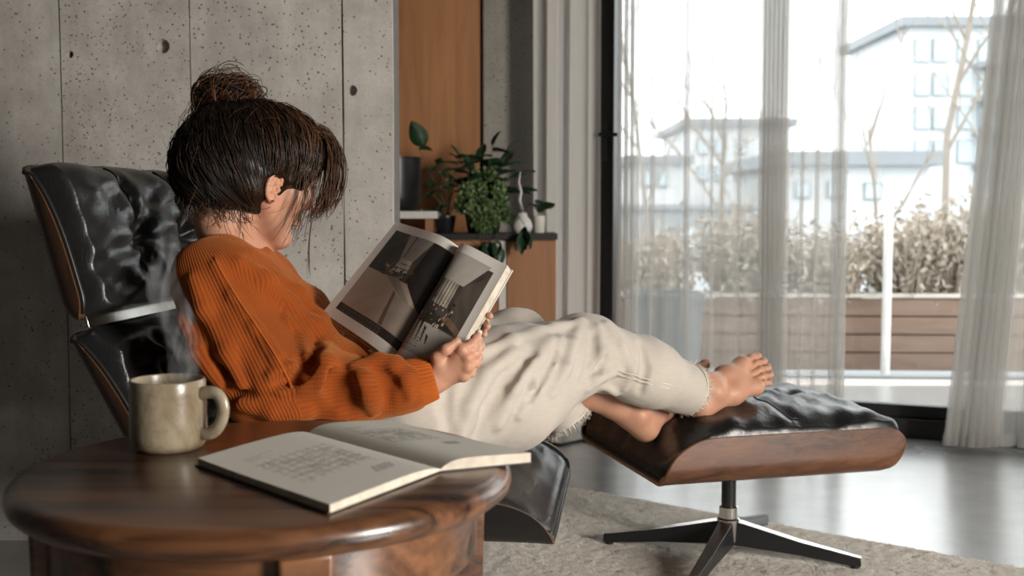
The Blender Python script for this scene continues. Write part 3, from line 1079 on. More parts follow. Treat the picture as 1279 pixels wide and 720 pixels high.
for side, w, tmax, sd, hv in (('L', wL, 0.0095, 3, 1.0), ('R', wR, 0.0130, 11, 0.95)):
    nu, nv = 330, 470
    U, Vv = np.meshgrid(np.linspace(0, 1, nu), np.linspace(0, 1, nv), indexing='ij')
    top = np.zeros((nu, nv, 3))
    plan = spA[None, None] + U[..., None] * w + Vv[..., None] * sdir
    top[..., :2] = plan
    top[..., 2] = TZ + 0.0022 + page_height(U, tmax, 0.002) + 0.0006 * np.sin(Vv * 5 + U * 3) * U
    # drawing coordinates: u left->right, v bottom->top as the page is read from the near side
    if side == 'L': uu, vv = 1 - U, 1 - Vv
    else: uu, vv = U, 1 - Vv
    seg = sketch_segments(sd, hv)
    if side == 'R': seg = [(a * .85 + .05, b * .75 + .2, c * .85 + .05, d * .75 + .2, k) for a, b, c, d, k in seg]
    else: seg = [(a * .95, b * .9 + .02, c * .95, d * .9 + .02, k) for a, b, c, d, k in seg]
    # raster expects increasing first index
    if side == 'L':
        col = raster(seg, uu[::-1, ::-1], vv[::-1, ::-1], np.linalg.norm(w) / np.linalg.norm(sdir), PAPER, np.array([0.07, 0.068, 0.066]))[::-1, ::-1]
    else:
        col = raster(seg, uu[:, ::-1], vv[:, ::-1], np.linalg.norm(w) / np.linalg.norm(sdir), PAPER, np.array([0.07, 0.068, 0.066]))[:, ::-1]
    mb = MB().grid(top, flip=(side == 'L'))
    pg = obj('page', mb, M['sketch'], sb, auto=False, fixn=False)
    set_print(pg.data, col)
    # block of leaves under the page (three visible sides)
    ring = [(i, 0) for i in range(0, nu, 6)] + [(nu - 1, 0)] + [(nu - 1, j) for j in range(0, nv, 12)] + [(nu - 1, nv - 1)] + [(i, nv - 1) for i in range(nu - 1, -1, -6)] + [(0, nv - 1)]
    Pt = np.array([top[i, j] for i, j in ring]); Pb = Pt.copy(); Pb[:, 2] = TZ + 0.0022
    Pm = np.stack([Pb, Pb * .5 + Pt * .5, Pt - np.array([0, 0, .0002])])
    bl = obj('leaves_block', MB().grid(Pm), M['pages'], sb, auto=False, fixn=False)
    la = bl.data.attributes.new('leafs', 'FLOAT', 'POINT')
    la.data.foreach_set('value', (Pm[..., 2] - TZ).astype(np.float32).ravel())


# ================================================================== LOUNGE CHAIR AND FOOTSTOOL
def module(parent, Mx, L, W, top, rim, tufts, fall=0.2, names=('shell', 'cushion'), bulge=0.03, creases=((), ()), shell_mat=None, wr=0.004, seed=0, fallz=0.0, round_r=0.05, edge_mat=None, ramp=0.14):
    """bent plywood shell with curled sides + leather cushion. local: x length (-x end falls open, +x end rounded), y width, z up out of the shell"""
    def tr(P):
        P = np.asarray(P, float)
        return P @ Mx[:3, :3].T + Mx[:3, 3]
    h = L / 2
    nx = 60
    xs = -h + L * (0.5 - 0.5 * np.cos(np.linspace(0, PI, nx)))

    def Hrim(x):
        a = np.clip((x + h) / ramp, 0, 1)
        r = rim * np.sqrt(np.clip(1 - (1 - a) ** 2.2, 0, 1))
        b = np.clip((x - (h - round_r)) / round_r, 0, 1)
        return r * (0.5 + 0.5 * np.sqrt(1 - b * b * 0.999))

    def Zbot(x):
        b = np.clip((x - (h - round_r)) / round_r, 0, 1)
        return rim * 0.5 * (1 - np.sqrt(1 - b * b * 0.999))
    R = 0.045

    def section(x, inset):
        H = max(Hrim(x) - Zbot(x), 0.0005); z0 = Zbot(x)
        pts = []
        hs = H * np.linspace(1, 0, 10)
        for sgn in (-1, 1):
            col = []
            for hh in hs:
                q = min(hh / R, 1)
                y = W / 2 - R * (1 - math.sqrt(max(0, 1 - (1 - q) ** 2))) - inset
                col.append((x, sgn * y, z0 + hh + (inset if hh < R * .6 else inset * .0)))
            fl = [(x, sgn * (W / 2 - R - inset) * f, z0 + inset) for f in (0.66, 0.33)]
            if sgn < 0: pts += col + fl + [(x, 0, z0 + inset)]
            else: pts += (col + fl)[::-1]
        return pts
    outer = np.array([section(x, 0.0) for x in xs]); inner = np.array([section(x, 0.009) for x in xs])
    # shell body
    mb = MB()
    mb.grid(tr(outer.reshape(-1, 3)).reshape(outer.shape), flip=True)
    sh = obj(names[0], mb, shell_mat or M['walnut'], parent, fixn=False)
    obj('lining', MB().grid(tr(inner.reshape(-1, 3)).reshape(inner.shape)), M['leather'], sh, fixn=False)
    e = MB()
    for side in (0, -1):
        e.grid(tr(np.stack([outer[:, side], inner[:, side]]).reshape(-1, 3)).reshape(2, nx, 3), flip=(side == 0))
    for end in (0, -1):
        e.grid(tr(np.stack([outer[end], inner[end]]).reshape(-1, 3)).reshape(2, outer.shape[1], 3), flip=(end != 0))
    obj('plywood_edge', e, edge_mat or M['ply_edge'], sh, fixn=False)

    # cushion
    ax, ay = h - 0.002, W / 2 - 0.010
    nphi, nr = 168, 44
    rg = np.random.default_rng(seed)
    ks = rg.normal(0, 1, (14, 2)); ph = rg.uniform(0, 6, 14)
    t = np.linspace(0, 1, nr)
    phi = np.linspace(0, 2 * PI, nphi, endpoint=False)
    npow = 20.0
    cb = (np.abs(np.cos(phi)) ** npow + np.abs(np.sin(phi)) ** npow) ** (-1 / npow)
    bx, by = ax * cb * np.cos(phi), ay * cb * np.sin(phi)

    def topz(x, y):
        z = top + bulge * (1 - (x / ax) ** 2) * (1 - (y / ay) ** 2) + 0 * x
        for (x0, dep, wdt) in creases[0]:
            z = z - dep * np.exp(-((x - x0 - 0.006 * np.sin(y * 14)) / wdt) ** 2) * np.clip((1 - np.abs(y / ay)) * 6, 0.35, 1)
        for (y0, dep, wdt) in creases[1]:
            z = z - dep * np.exp(-((y - y0) / wdt) ** 2)
        for (x0, y0, dep, wdt) in tufts:
            r2 = ((x - x0) ** 2 + (y - y0) ** 2)
            z = z - dep * np.exp(-r2 / wdt ** 2)
            an = np.arctan2(y - y0, x - x0)
            z = z + wr * 1.1 * np.sin(an * 7 + 1) * np.exp(-r2 / (wdt * 2.4) ** 2) * np.clip(r2 / wdt ** 2, 0, 1)
        for (k, p) in zip(ks, ph):
            z = z + wr * 0.22 * np.sin(k[0] * 55 * x + k[1] * 30 * y + p)
        if fall > 0:
            q = np.clip((-x - (h - fall)) / fall, 0, 0.995)
            f = np.sqrt(1 - q ** 2)
            z = fallz + (z - fallz) * f
        return z
    rows = []
    for tt in t:                                   # top, centre -> edge
        rr = tt * 0.96
        x, y = bx * rr, by * rr
        ed = max(0, (tt - 0.80) / 0.20)
        z = topz(x, y)
        rows.append(np.stack([x, y, z - (z - 0.0) * 0.10 * ed ** 2.4], -1))
    last = rows[-1]
    zl = last[:, 2]
    # cushion wall down to the piping at the shell rim
    piping_z = np.minimum(np.where((bx > -h + .02), Hrim(np.clip(bx, -h, h)) + 0.004, 0.012), zl * .7)
    for q in np.linspace(0.12, 1, 9):
        s_ = 0.96 + 0.04 * math.sin(q * PI / 2)
        zz = zl + (piping_z - zl) * (1 - math.cos(q * PI / 2))
        rows.append(np.stack([bx * s_, by * s_, zz], -1))
    edge_loop = rows[-1].copy()
    for q in (0.5, 1.0):
        rows.append(np.stack([bx * (1 - .02 * q), by * (1 - .02 * q), np.maximum(0.013 + Zbot(np.clip(bx, -h, h)), edge_loop[:, 2] * (1 - q))], -1))
    for q in (0.6, 0.2, 0.0):
        rows.append(np.stack([bx * q, by * q, np.full(nphi, 0.014)], -1))
    P = np.array(rows)
    cu = obj(names[1], MB().grid(tr(P.reshape(-1, 3)).reshape(P.shape), wrap=True, flip=True), M['leather'], parent, auto=False, fixn=False)
    pl = edge_loop * np.array([1.004, 1.004, 1])
    pl = np.vstack([pl, pl[:2]])
    obj('piping', MB().tube(tr(pl), 0.0045, 7, cap=False), M['piping'], cu, auto=False)
    # stitched seams along the creases
    for (x0, dep, wdt) in creases[0]:
        ys = np.linspace(-ay * .93, ay * .93, 50)
        xx = x0 + 0.006 * np.sin(ys * 14)
        obj('seam', MB().tube(tr(np.stack([xx, ys, topz(xx, ys) + 0.0005], -1)), 0.0022, 5), M['piping'], cu, auto=False)
    for (y0, dep, wdt) in creases[1]:
        xx = np.linspace(-ax * .9, ax * .93, 50)
        obj('seam', MB().tube(tr(np.stack([xx, np.full(50, y0), topz(xx, np.full(50, y0)) + 0.0005], -1)), 0.0022, 5), M['piping'], cu, auto=False)
    for (x0, y0, dep, wdt) in tufts:
        zz = float(topz(np.array([x0]), np.array([y0]))[0])
        b = MB().lathe([(0, 0.004), (0.006, 0.0035), (0.0105, 0.001), (0.011, -0.003)], (x0, y0, zz + .002), 16)
        b.v = [tuple(p) for p in tr(np.array(b.v))]
        obj('button', b, M['leather'], cu)
    return sh, cu


def frame(origin, xa, ya, za):
    Mx = np.eye(4)
    Mx[:3, 0], Mx[:3, 1], Mx[:3, 2], Mx[:3, 3] = xa, ya, za, origin
    return Mx


def star_base(parent, c, tips, z0, hub_z, top_z, collar):
    hub = np.array([c[0], c[1], 0])
    for (tx, ty) in tips:
        d = unit(np.array([tx - c[0], ty - c[1], 0])); Lg = math.hypot(tx - c[0], ty - c[1])
        s = np.array([-d[1], d[0], 0])
        sec = [(0.0, .022, hub_z - .05, hub_z + .012), (0.12, .021, hub_z - .052, hub_z + .004), (0.55, .017, z0 + .022, z0 + .054), (0.93, .0125, z0 + .006, z0 + .030), (1.0, .0115, z0 + .006, z0 + .026)]
        vs, fs = [], []
        for q, w, a, b in sec:
            p = hub + d * Lg * q
            for sg, z, ww in ((-1, a, w), (1, a, w), (1, b, w * .8), (-1, b, w * .8)):
                vs.append(p + s * sg * ww + np.array([0, 0, z]))
        for i in range(len(sec) - 1):
            for k in range(4):
                fs.append((i * 4 + k, i * 4 + (k + 1) % 4, (i + 1) * 4 + (k + 1) % 4, (i + 1) * 4 + k))
        fs += [(3, 2, 1, 0), tuple(len(vs) - 4 + k for k in range(4))]
        lg = obj('leg', MB().add(vs, fs), M['black_metal'], parent, bevel=0.002)
        tp = [[hub + d * Lg * q + s * sg * w * .78 + np.array([0, 0, b + .0012]) for sg in (-1, 1)] for q, w, a, b in sec]
        obj('polished_top', MB().grid(np.array(tp)), M['chrome'], lg, fixn=True)
        gl = hub + d * Lg * 0.955
        obj('glide', MB().lathe([(0.011, 0), (0.012, .003), (.010, .009), (0, .009)], (gl[0], gl[1], z0), 14), M['black_metal'], lg)
    obj('hub', MB().lathe([(0, hub_z - .055), (.026, hub_z - .055), (.029, hub_z - .04), (.029, hub_z + .012), (.024, hub_z + .016), (.0235, collar), (.02, collar + .003), (0, collar + .003)], (c[0], c[1], 0), 28), M['chrome'], parent)
    obj('column', MB().lathe([(.0185, collar - .01), (.0185, top_z - .02), (.03, top_z - .018), (.032, top_z), (0, top_z)], (c[0], c[1], 0), 28), M['black_metal'], parent)


# --- footstool
OA = math.radians(15)
oc = np.array([0.561, 2.828])
ox, oy = np.array([math.cos(OA), math.sin(OA), 0]), np.array([-math.sin(OA), math.cos(OA), 0])
OZB = 0.275
ott = thing('footstool', 'black leather footstool with walnut shell under the bare feet', 'footstool', (oc[0], oc[1], FLZ))
module(ott, frame(np.array([oc[0], oc[1], OZB]), ox, oy, np.array([0, 0, 1.0])), 0.618, 0.60, 0.140, 0.112,
       [(0.03, 0.0, 0.016, 0.035)], fall=0.20, bulge=0.028, creases=([(0.03, 0.013, 0.018)], [(0.0, 0.010, 0.02)]), wr=0.006, seed=4)
star_base(ott, (0.55, 2.80), [(.243, 2.91), (.858, 2.70), (.71, 3.09), (.40, 2.50)], FLZ, 0.105, OZB, 0.148)

# --- chair
CA = math.radians(-6)
cx_, cy_ = np.array([math.cos(CA), math.sin(CA), 0]), np.array([-math.sin(CA), math.cos(CA), 0])
SC = np.array([-0.222, 2.335])
SZB = 0.283
chair = thing('lounge_chair', 'black leather lounge chair with plywood shells, the reader sitting in it', 'armchair', (SC[0], SC[1], FLZ))
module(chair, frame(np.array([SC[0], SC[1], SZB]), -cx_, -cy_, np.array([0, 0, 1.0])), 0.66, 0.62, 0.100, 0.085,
       [(-0.05, 0.13, 0.012, 0.03), (-0.05, -0.13, 0.012, 0.03)], fall=0.20, names=('seat_shell', 'seat_cushion'), bulge=0.025, creases=([(-0.05, 0.010, 0.018)], ()), wr=0.006, seed=8, shell_mat=M['shell_shaded'], edge_mat=M['edge_dark'])
CW = 0.62
yl = -cy_                                         # pointing to the camera side


def back_module(pb, pt, names, rim, top, tufts, creases, seed, bulge):
    """pb, pt: bottom and top of the near rim (world)"""
    up = pt - pb
    Lh = np.linalg.norm(up)
    # remove the part along the chair's width so both shells stay parallel
    up = unit(up - cy_ * np.dot(up, cy_))
    fwd = unit(np.cross(up, yl)) if np.dot(np.cross(up, yl), cx_) > 0 else unit(np.cross(yl, up))
    c = (pb + pt) / 2 + cy_ * CW / 2 - fwd * rim
    ya = np.cross(fwd, up)
    # the falling end of the shell is the top of it: flip x so -x is the top
    module(chair, frame(c, -up, np.cross(fwd, -up), fwd), Lh, CW, top, rim, tufts, fall=0.07, names=names, bulge=bulge, creases=creases, wr=0.007, seed=seed, fallz=0.035, shell_mat=M['shell_dark'], edge_mat=M['edge_dark'], ramp=0.20)
    return c, up, fwd


hb, ht = at(107, 398, 2.03), at(45, 199, 2.03)
hc, hup, hf = back_module(hb, ht, ('headrest_shell', 'headrest_cushion'), 0.05, 0.105, [(0.02, 0.115, 0.03, 0.045), (0.02, -0.115, 0.03, 0.045)], ((), [(0.115, 0.014, 0.026), (-0.115, 0.014, 0.026)]), 21, 0.02)
bb, bt = at(196, 580, 2.03), at(98, 410, 2.03)
bc, bup, bf = back_module(bb, bt, ('back_shell', 'back_cushion'), 0.045, 0.085, [(0.0, 0.13, 0.02, 0.04), (0.0, -0.13, 0.02, 0.04)], ([(0.0, 0.01, 0.02)], ()), 22, 0.015)
# aluminium spine: cross bar in the gap and two straps behind the shells
gp = (hb + bt) / 2 + cy_ * CW / 2
ba = MB()
g0, g1 = gp - cy_ * (CW / 2 - 0.02), gp + cy_ * (CW / 2 - 0.02)
R3 = np.array([cx_, cy_, [0, 0, 1]]).T
ba.box(gp + hf * 0.0, (0.008, CW - 0.03, 0.024), R=np.array([hf, cy_, hup]).T)
obj('cross_bar', ba, M['chrome'], chair, bevel=0.002)
for s_ in (-1, 1):
    q = cy_ * 0.17 * s_
    pts = [hc + hup * 0.08 - hf * 0.008 + q, hc - hup * 0.13 - hf * 0.008 + q, bc + bup * 0.09 - bf * 0.008 + q, bc - bup * 0.12 - bf * 0.008 + q, np.array([SC[0], SC[1], SZB - 0.006]) - cx_ * 0.22 + q * .8, np.array([SC[0], SC[1], SZB - 0.006]) + q * .3]
    obj('spine', MB().tube(pts, 0.013, 8, flat=0.4), M['black_metal'], chair)
# armrests
for s_ in (-1, 1):
    yy = cy_ * (-1) * (CW / 2 + 0.055) * s_
    c0 = np.array([SC[0], SC[1], 0]) + yy - cx_ * 0.165 + np.array([0, 0, 0.514])
    rows = []
    nL = 28
    for i in range(nL):
        q = i / (nL - 1); x = (q - 0.5) * 0.32
        sc_ = (1 - abs(2 * q - 1) ** 6) ** 0.5 * 1.0 + 1e-3
        ring = []
        for k in range(18):
            w = 2 * PI * k / 18
            yy_ = 0.042 * np.sign(math.cos(w)) * abs(math.cos(w)) ** 0.6 * sc_
            zz_ = 0.019 * np.sign(math.sin(w)) * abs(math.sin(w)) ** 0.7 * sc_
            ring.append(c0 + cx_ * x + cy_ * yy_ + np.array([0, 0, zz_ + 0.018 * (q - .5)]))
        rows.append(ring)
    arm = obj('armrest', MB().grid(np.array(rows), wrap=True), M['leather'], chair, auto=False)
    obj('arm_bracket', MB().tube([c0 - cx_ * 0.06 - np.array([0, 0, .015]), c0 - cx_ * 0.10 - np.array([0, 0, .09]), c0 - cx_ * 0.16 + cy_ * .05 * s_ - np.array([0, 0, .15])], 0.012, 8, flat=0.5), M['black_metal'], arm)
bcen = SC - 0.02
tips = [(bcen[0] + 0.34 * math.cos(math.radians(a)), bcen[1] + 0.34 * math.sin(math.radians(a))) for a in (72, 0, -72, -144, 144)]
star_base(chair, bcen, tips, FLZ, 0.095, SZB, 0.135)

# ================================================================== CONSOLE AND WHAT STANDS ON IT
CT = at(600, 292, 4.45)[2]
cab_x0, cab_x1 = at(470, 330, 4.45)[0] - 0.3, at(695, 330, 4.45)[0]
cab = thing('sideboard', 'plywood sideboard with a thin black top below the plants', 'sideboard', ((cab_x0 + cab_x1) / 2, 4.62, 0))
obj('top', MB().box(((cab_x0 + cab_x1) / 2, 4.62, CT - 0.012), (cab_x1 - cab_x0 + 0.01, 0.34, 0.024)), M['frame_black'], cab, bevel=0.002)
obj('carcass', MB().box(((cab_x0 + cab_x1) / 2, 4.635, (CT - 0.024 + 0.06) / 2), (cab_x1 - cab_x0, 0.31, CT - 0.024 - 0.06)), M['cabinet_wood'], cab, bevel=0.002)
obj('plinth', MB().box(((cab_x0 + cab_x1) / 2, 4.64, 0.016), (cab_x1 - cab_x0 - .06, 0.26, 0.032)), M['frame_black'], cab)
xs_ = [cab_x0 + 0.004, at(560, 330, 4.46)[0], at(622, 330, 4.46)[0]]
xr = at(633, 330, 4.46)[0]
for a_, b_ in ((xs_[0], xs_[1] - .003), (xs_[1], xs_[2]), (xr, cab_x1 - .003)):
    obj('door', MB().box(((a_ + b_) / 2, 4.47, (CT - .03 + .06) / 2), (b_ - a_, 0.018, CT - .03 - .06)), M['cabinet_wood'], cab, bevel=0.002)
obj('pale_divider', MB().box(((xs_[2] + xr) / 2, 4.474, (CT - .03 + .06) / 2), (xr - xs_[2] - .006, 0.014, CT - .03 - .06)), M['cover_white'], cab, bevel=0.001)['label'] = 'pale upright divider between two doors'

rs = at(548, 273, 4.62)
rx0 = -0.72
rz1 = at(520, 264, 4.5)[2]
ris = thing('riser_shelf', 'low white-topped riser standing on the left of the black sideboard top', 'shelf', ((rx0 + rs[0]) / 2, 4.66, CT))
obj('board', MB().box(((rx0 + rs[0]) / 2, 4.66, rz1 - 0.015), (rs[0] - rx0, 0.27, 0.030)), M['white_ceramic'], ris, bevel=0.003)
for xx in (rx0 + 0.03, rs[0] - 0.035):
    obj('foot', MB().box((xx, 4.66, (CT + rz1 - 0.03) / 2), (0.03, 0.24, rz1 - 0.03 - CT)), M['cabinet_wood'] if xx > -.5 else M['frame_black'], ris, bevel=0.002)
vx = at(488, 230, 4.66)
vh = at(488, 197, 4.66)[2] - rz1
va = thing('black_canister', 'glossy black round-bottomed canister on the white-topped riser', 'canister', (vx[0], 4.66, rz1))
r_ = at(526, 230, 4.66)[0] - vx[0]
obj('body', MB().lathe([(0, 0), (r_ * .72, 0), (r_ * .86, .008), (r_ * .96, .028), (r_, .06), (r_, vh - .006), (r_ * 1.02, vh - .003), (r_ * 1.02, vh), (r_ * .94, vh), (r_ * .93, vh - .02), (0, vh - .02)], (vx[0], 4.66, rz1), 48), M['black_metal'], va)


# --- plants
def leaf_mesh(L, W, curl=0.25, name='leaf'):
    n, m = 9, 5
    P = np.zeros((n, m, 3))
    for i in range(n):
        q = i / (n - 1)
        w = W * math.sin(PI * min(1, q ** 0.8)) ** 0.8 * (1 - 0.15 * q)
        for j in range(m):
            y = (j / (m - 1) * 2 - 1)
            P[i, j] = (q * L, y * w / 2, 0.18 * W * y * y - curl * L * q * q)
    me = MB().grid(P).mesh(name)
    me.polygons.foreach_set('use_smooth', np.ones(len(me.polygons), bool))
    return me


def add_leaf(parent, me, p, d, roll, scale, mat_):
    if not me.materials: me.materials.append(mat_)
    d = unit(d)
    s = unit(np.cross([0, 0, 1.0], d)) if abs(d[2]) < 0.98 else np.array([1.0, 0, 0])
    u = np.cross(d, s)
    s2 = s * math.cos(roll) + u * math.sin(roll); u2 = np.cross(d, s2)
    o = bpy.data.objects.new('leaf', me)
    COL.objects.link(o)
    o.parent = parent
    Mw = Matrix(((d[0] * scale, s2[0] * scale, u2[0] * scale, p[0]), (d[1] * scale, s2[1] * scale, u2[1] * scale, p[1]), (d[2] * scale, s2[2] * scale, u2[2] * scale, p[2]), (0, 0, 0, 1)))
    o.matrix_parent_inverse = WM.get(parent.name, Matrix.Identity(4)).inverted()
    o.matrix_basis = Mw
    return o


def pot(parent, c, r, h, mat_, name='pot'):
    obj(name, MB().lathe([(0, 0), (r * .72, 0), (r * .78, .004), (r * .98, h - .012), (r, h - .010), (r, h), (r * .92, h), (r * .9, h - .02), (0, h - .022)], c, 36), mat_, parent)
    obj('soil', MB().lathe([(0, h - .016), (r * .9, h - .018)], c, 20), M['soil'], parent)


big_leaf = leaf_mesh(0.098, 0.066)
small_leaf = leaf_mesh(0.066, 0.042)
# rubber plant-like shrub with rounded dark leaves
pc = at(606, 280, 4.69); pc[2] = CT
pl = thing('round_leaf_plant', 'tall pot plant with dark rounded leaves at the centre of the sideboard', 'plant', pc, 'plants on the sideboard')
pot(pl, pc, 0.075, 0.11, M['black_metal'])
stems = MB()
rg = random.Random(5)
for (tx, ty, dpt) in ((616, 182, 4.74), (634, 190, 4.70), (600, 198, 4.78), (642, 222, 4.68), (588, 216, 4.74), (574, 200, 4.72), (566, 226, 4.70), (628, 206, 4.80), (610, 214, 4.62), (650, 240, 4.66), (596, 232, 4.62)):
    tip = at(tx, ty, dpt)
    b = pc + np.array([rg.uniform(-.03, .03), rg.uniform(-.03, .03), 0.09])
    mid = (b + tip) / 2 + np.array([(tip[0] - b[0]) * -.12, 0, 0.03])
    pts = [b * (1 - q) ** 2 + mid * 2 * q * (1 - q) + tip * q * q for q in np.linspace(0, 1, 7)]
    stems.tube(pts, [0.0028 - 0.0015 * k / 6 for k in range(7)], 5)
    for k in range(7):
        q = 0.35 + 0.65 * k / 6
        i = min(5, int(q * 6)); p = pts[i] + (pts[i + 1] - pts[i]) * (q * 6 - i)
        w = k * 2.4 + tx
        d = np.array([math.cos(w), math.sin(w) * .8 - .2, rg.uniform(-0.1, 0.55)]) if k < 6 else unit(tip - mid) + np.array([.2, -.1, .2])
        add_leaf(pl, big_leaf, p, d, rg.uniform(-.5, .5), rg.uniform(0.62, 0.95), M['leaf_dark'])
obj('stems', stems, M['stem'], pl)
# trailing leaves over the front edge
ts = MB()
for (a0, a1) in (((618, 268, 4.60), (622, 306, 4.40)), ((640, 282, 4.56), (658, 286, 4.40)), ((600, 270, 4.60), (600, 304, 4.41)), ((646, 272, 4.6), (676, 262, 4.42))):
    p, q_ = at(*a0), at(*a1)
    m_ = (p + q_) / 2 + np.array([0, -0.03, 0.04])
    pts = [pc + np.array([0.0, -0.03, 0.1]), p, m_, q_]
    ts.tube(pts, 0.0018, 5)
    for k in range(3):
        d = np.array([rg.uniform(-.5, .5), -0.3, -0.8 if a1[1] > 280 else .2])
        add_leaf(pl, big_leaf, q_ + RNG.normal(0, .012, 3), d, rg.uniform(-.6, .6), rg.uniform(.6, .95), M['leaf_dark'])
obj('trailing_stems', ts, M['stem'], pl)

# fine-leaved trailing plant in front
pf = at(598, 284, 4.58); pf[2] = CT
fn = thing('fine_leaf_plant', 'bushy light green plant with tiny trailing leaves in front of the dark one', 'plant', pf, 'plants on the sideboard')
pot(fn, pf, 0.058, 0.085, M['black_metal'])
nl = 5200
c0 = at(600, 250, 4.58)
cl_c = np.array([at(x, y, d) for x, y, d in ((592, 222, 4.60), (612, 218, 4.60), (584, 240, 4.56), (602, 238, 4.55), (622, 236, 4.58), (590, 258, 4.54), (608, 256, 4.53), (626, 254, 4.57), (596, 274, 4.52), (614, 272, 4.53), (604, 286, 4.51), (578, 256, 4.58), (632, 270, 4.58), (604, 226, 4.64))])
cl_r = RNG.uniform(0.022, 0.036, len(cl_c))
ci = RNG.integers(0, len(cl_c), nl)
vv_ = RNG.normal(0, 1, (nl, 3)); vv_ /= np.linalg.norm(vv_, axis=1)[:, None]
Pq = cl_c[ci] + vv_ * (cl_r[ci] * RNG.uniform(0.3, 1.15, nl))[:, None] * np.array([1, 1, 1.15])
Pq = Pq[(Pq[:, 2] > CT + 0.004)]
nl = len(Pq)
dv = RNG.normal(0, 1, (nl, 3)); dv /= np.linalg.norm(dv, axis=1)[:, None]
ev = np.cross(dv, RNG.normal(0, 1, (nl, 3))); ev /= np.linalg.norm(ev, axis=1)[:, None]
sz = RNG.uniform(0.006, 0.012, nl)[:, None]
Vq = np.stack([Pq - dv * sz, Pq + ev * sz * .6, Pq + dv * sz, Pq - ev * sz * .6], 1).reshape(-1, 3)
fo = obj('foliage', np_mesh('foliage', Vq, np.arange(nl * 4).reshape(-1, 4)), M['leaf_light'], fn, smooth=False)
fo['kind'] = 'stuff'

# small upright plant with a long bare stem and a big top leaf
ps = at(556, 280, 4.66); ps[2] = CT
sp_ = thing('tall_stem_plant', 'spindly plant with one big leaf on a tall stem beside the black canister', 'plant', ps, 'plants on the sideboard')
pot(sp_, ps, 0.045, 0.07, M['black_metal'])
ss = MB()
for (tx, ty, dpt, sc_) in ((523, 186, 4.62, 0.0), (548, 208, 4.6, 0.7), (556, 204, 4.66, 0.7), (570, 200, 4.7, 0.75), (542, 226, 4.6, 0.8), (540, 243, 4.58, 0.7), (562, 236, 4.58, .7), (580, 228, 4.66, .7), (566, 214, 4.60, .8), (552, 256, 4.56, .6), (540, 262, 4.56, .6)):
    tip = at(tx, ty, dpt)
    b = ps + np.array([rg.uniform(-.012, .012), 0, 0.06])
    m_ = (b + tip) / 2 + np.array([0.02, 0, 0.015])
    pts = [b * (1 - q) ** 2 + m_ * 2 * q * (1 - q) + tip * q * q for q in np.linspace(0, 1, 6)]
    ss.tube(pts, 0.0018, 5)
    if sc_ == 0.0:
        add_leaf(sp_, big_leaf, at(530, 184, 4.62), at(517, 158, 4.60) - at(530, 184, 4.62), 1.2, 1.25, M['leaf_dark'])
        add_leaf(sp_, small_leaf, tip, at(541, 183, 4.6) - at(527, 184, 4.62), 0.6, 0.9, M['leaf_dark'])
    else:
        for k in range(2):
            add_leaf(sp_, small_leaf, tip + RNG.normal(0, .006, 3), np.array([math.cos(tx + 2.6 * k), -.4, rg.uniform(-.4, .5)]), rg.uniform(-.6, .6), sc_ * 1.15, M['leaf_dark'])
obj('stems', ss, M['stem'], sp_)

# small white bud vase with a pale dried twig, small pale cup
wv = at(652, 288, 4.55); wv[2] = CT
bv = thing('bud_vase', 'small white vase holding one pale dried twig on the sideboard', 'vase', wv)
obj('body', MB().lathe([(0, 0), (.028, 0), (.04, .012), (.043, .03), (.036, .052), (.022, .066), (.02, .078), (.023, .082), (.018, .082), (.016, .07), (0, .04)], wv, 32), M['white_ceramic'], bv)
tw = [wv + np.array([0, 0, .03]), wv + np.array([.004, 0, .10])] + [at(a_, b_, 4.55) for a_, b_ in ((652, 262), (649, 250), (651, 240), (648, 228), (650, 215))]
obj('twig', MB().tube(tw, [.0045, .005, .006, .006, .005, .004, .002], 7), M['white_ceramic'], bv)
cu_ = at(673, 288, 4.62); cu_[2] = CT
o = obj('small_cup', MB().lathe([(0, 0), (.02, 0), (.023, .004), (.026, .07), (.0235, .07), (.021, .008), (0, .007)], cu_, 28), M['cover_white'])
tag(o, 'small pale cup at the right end of the sideboard', 'cup')

# black cable lying on the floor behind the chair
cb_ = [onz(x, y, 0.006) for x, y in ((640, 556), (676, 553), (700, 556), (728, 550), (752, 556), (790, 560))]
o = obj('cable', MB().tube(cb_, 0.006, 8), M['frame_black'])
tag(o, 'black cable lying on the floor behind the footstool', 'cable')


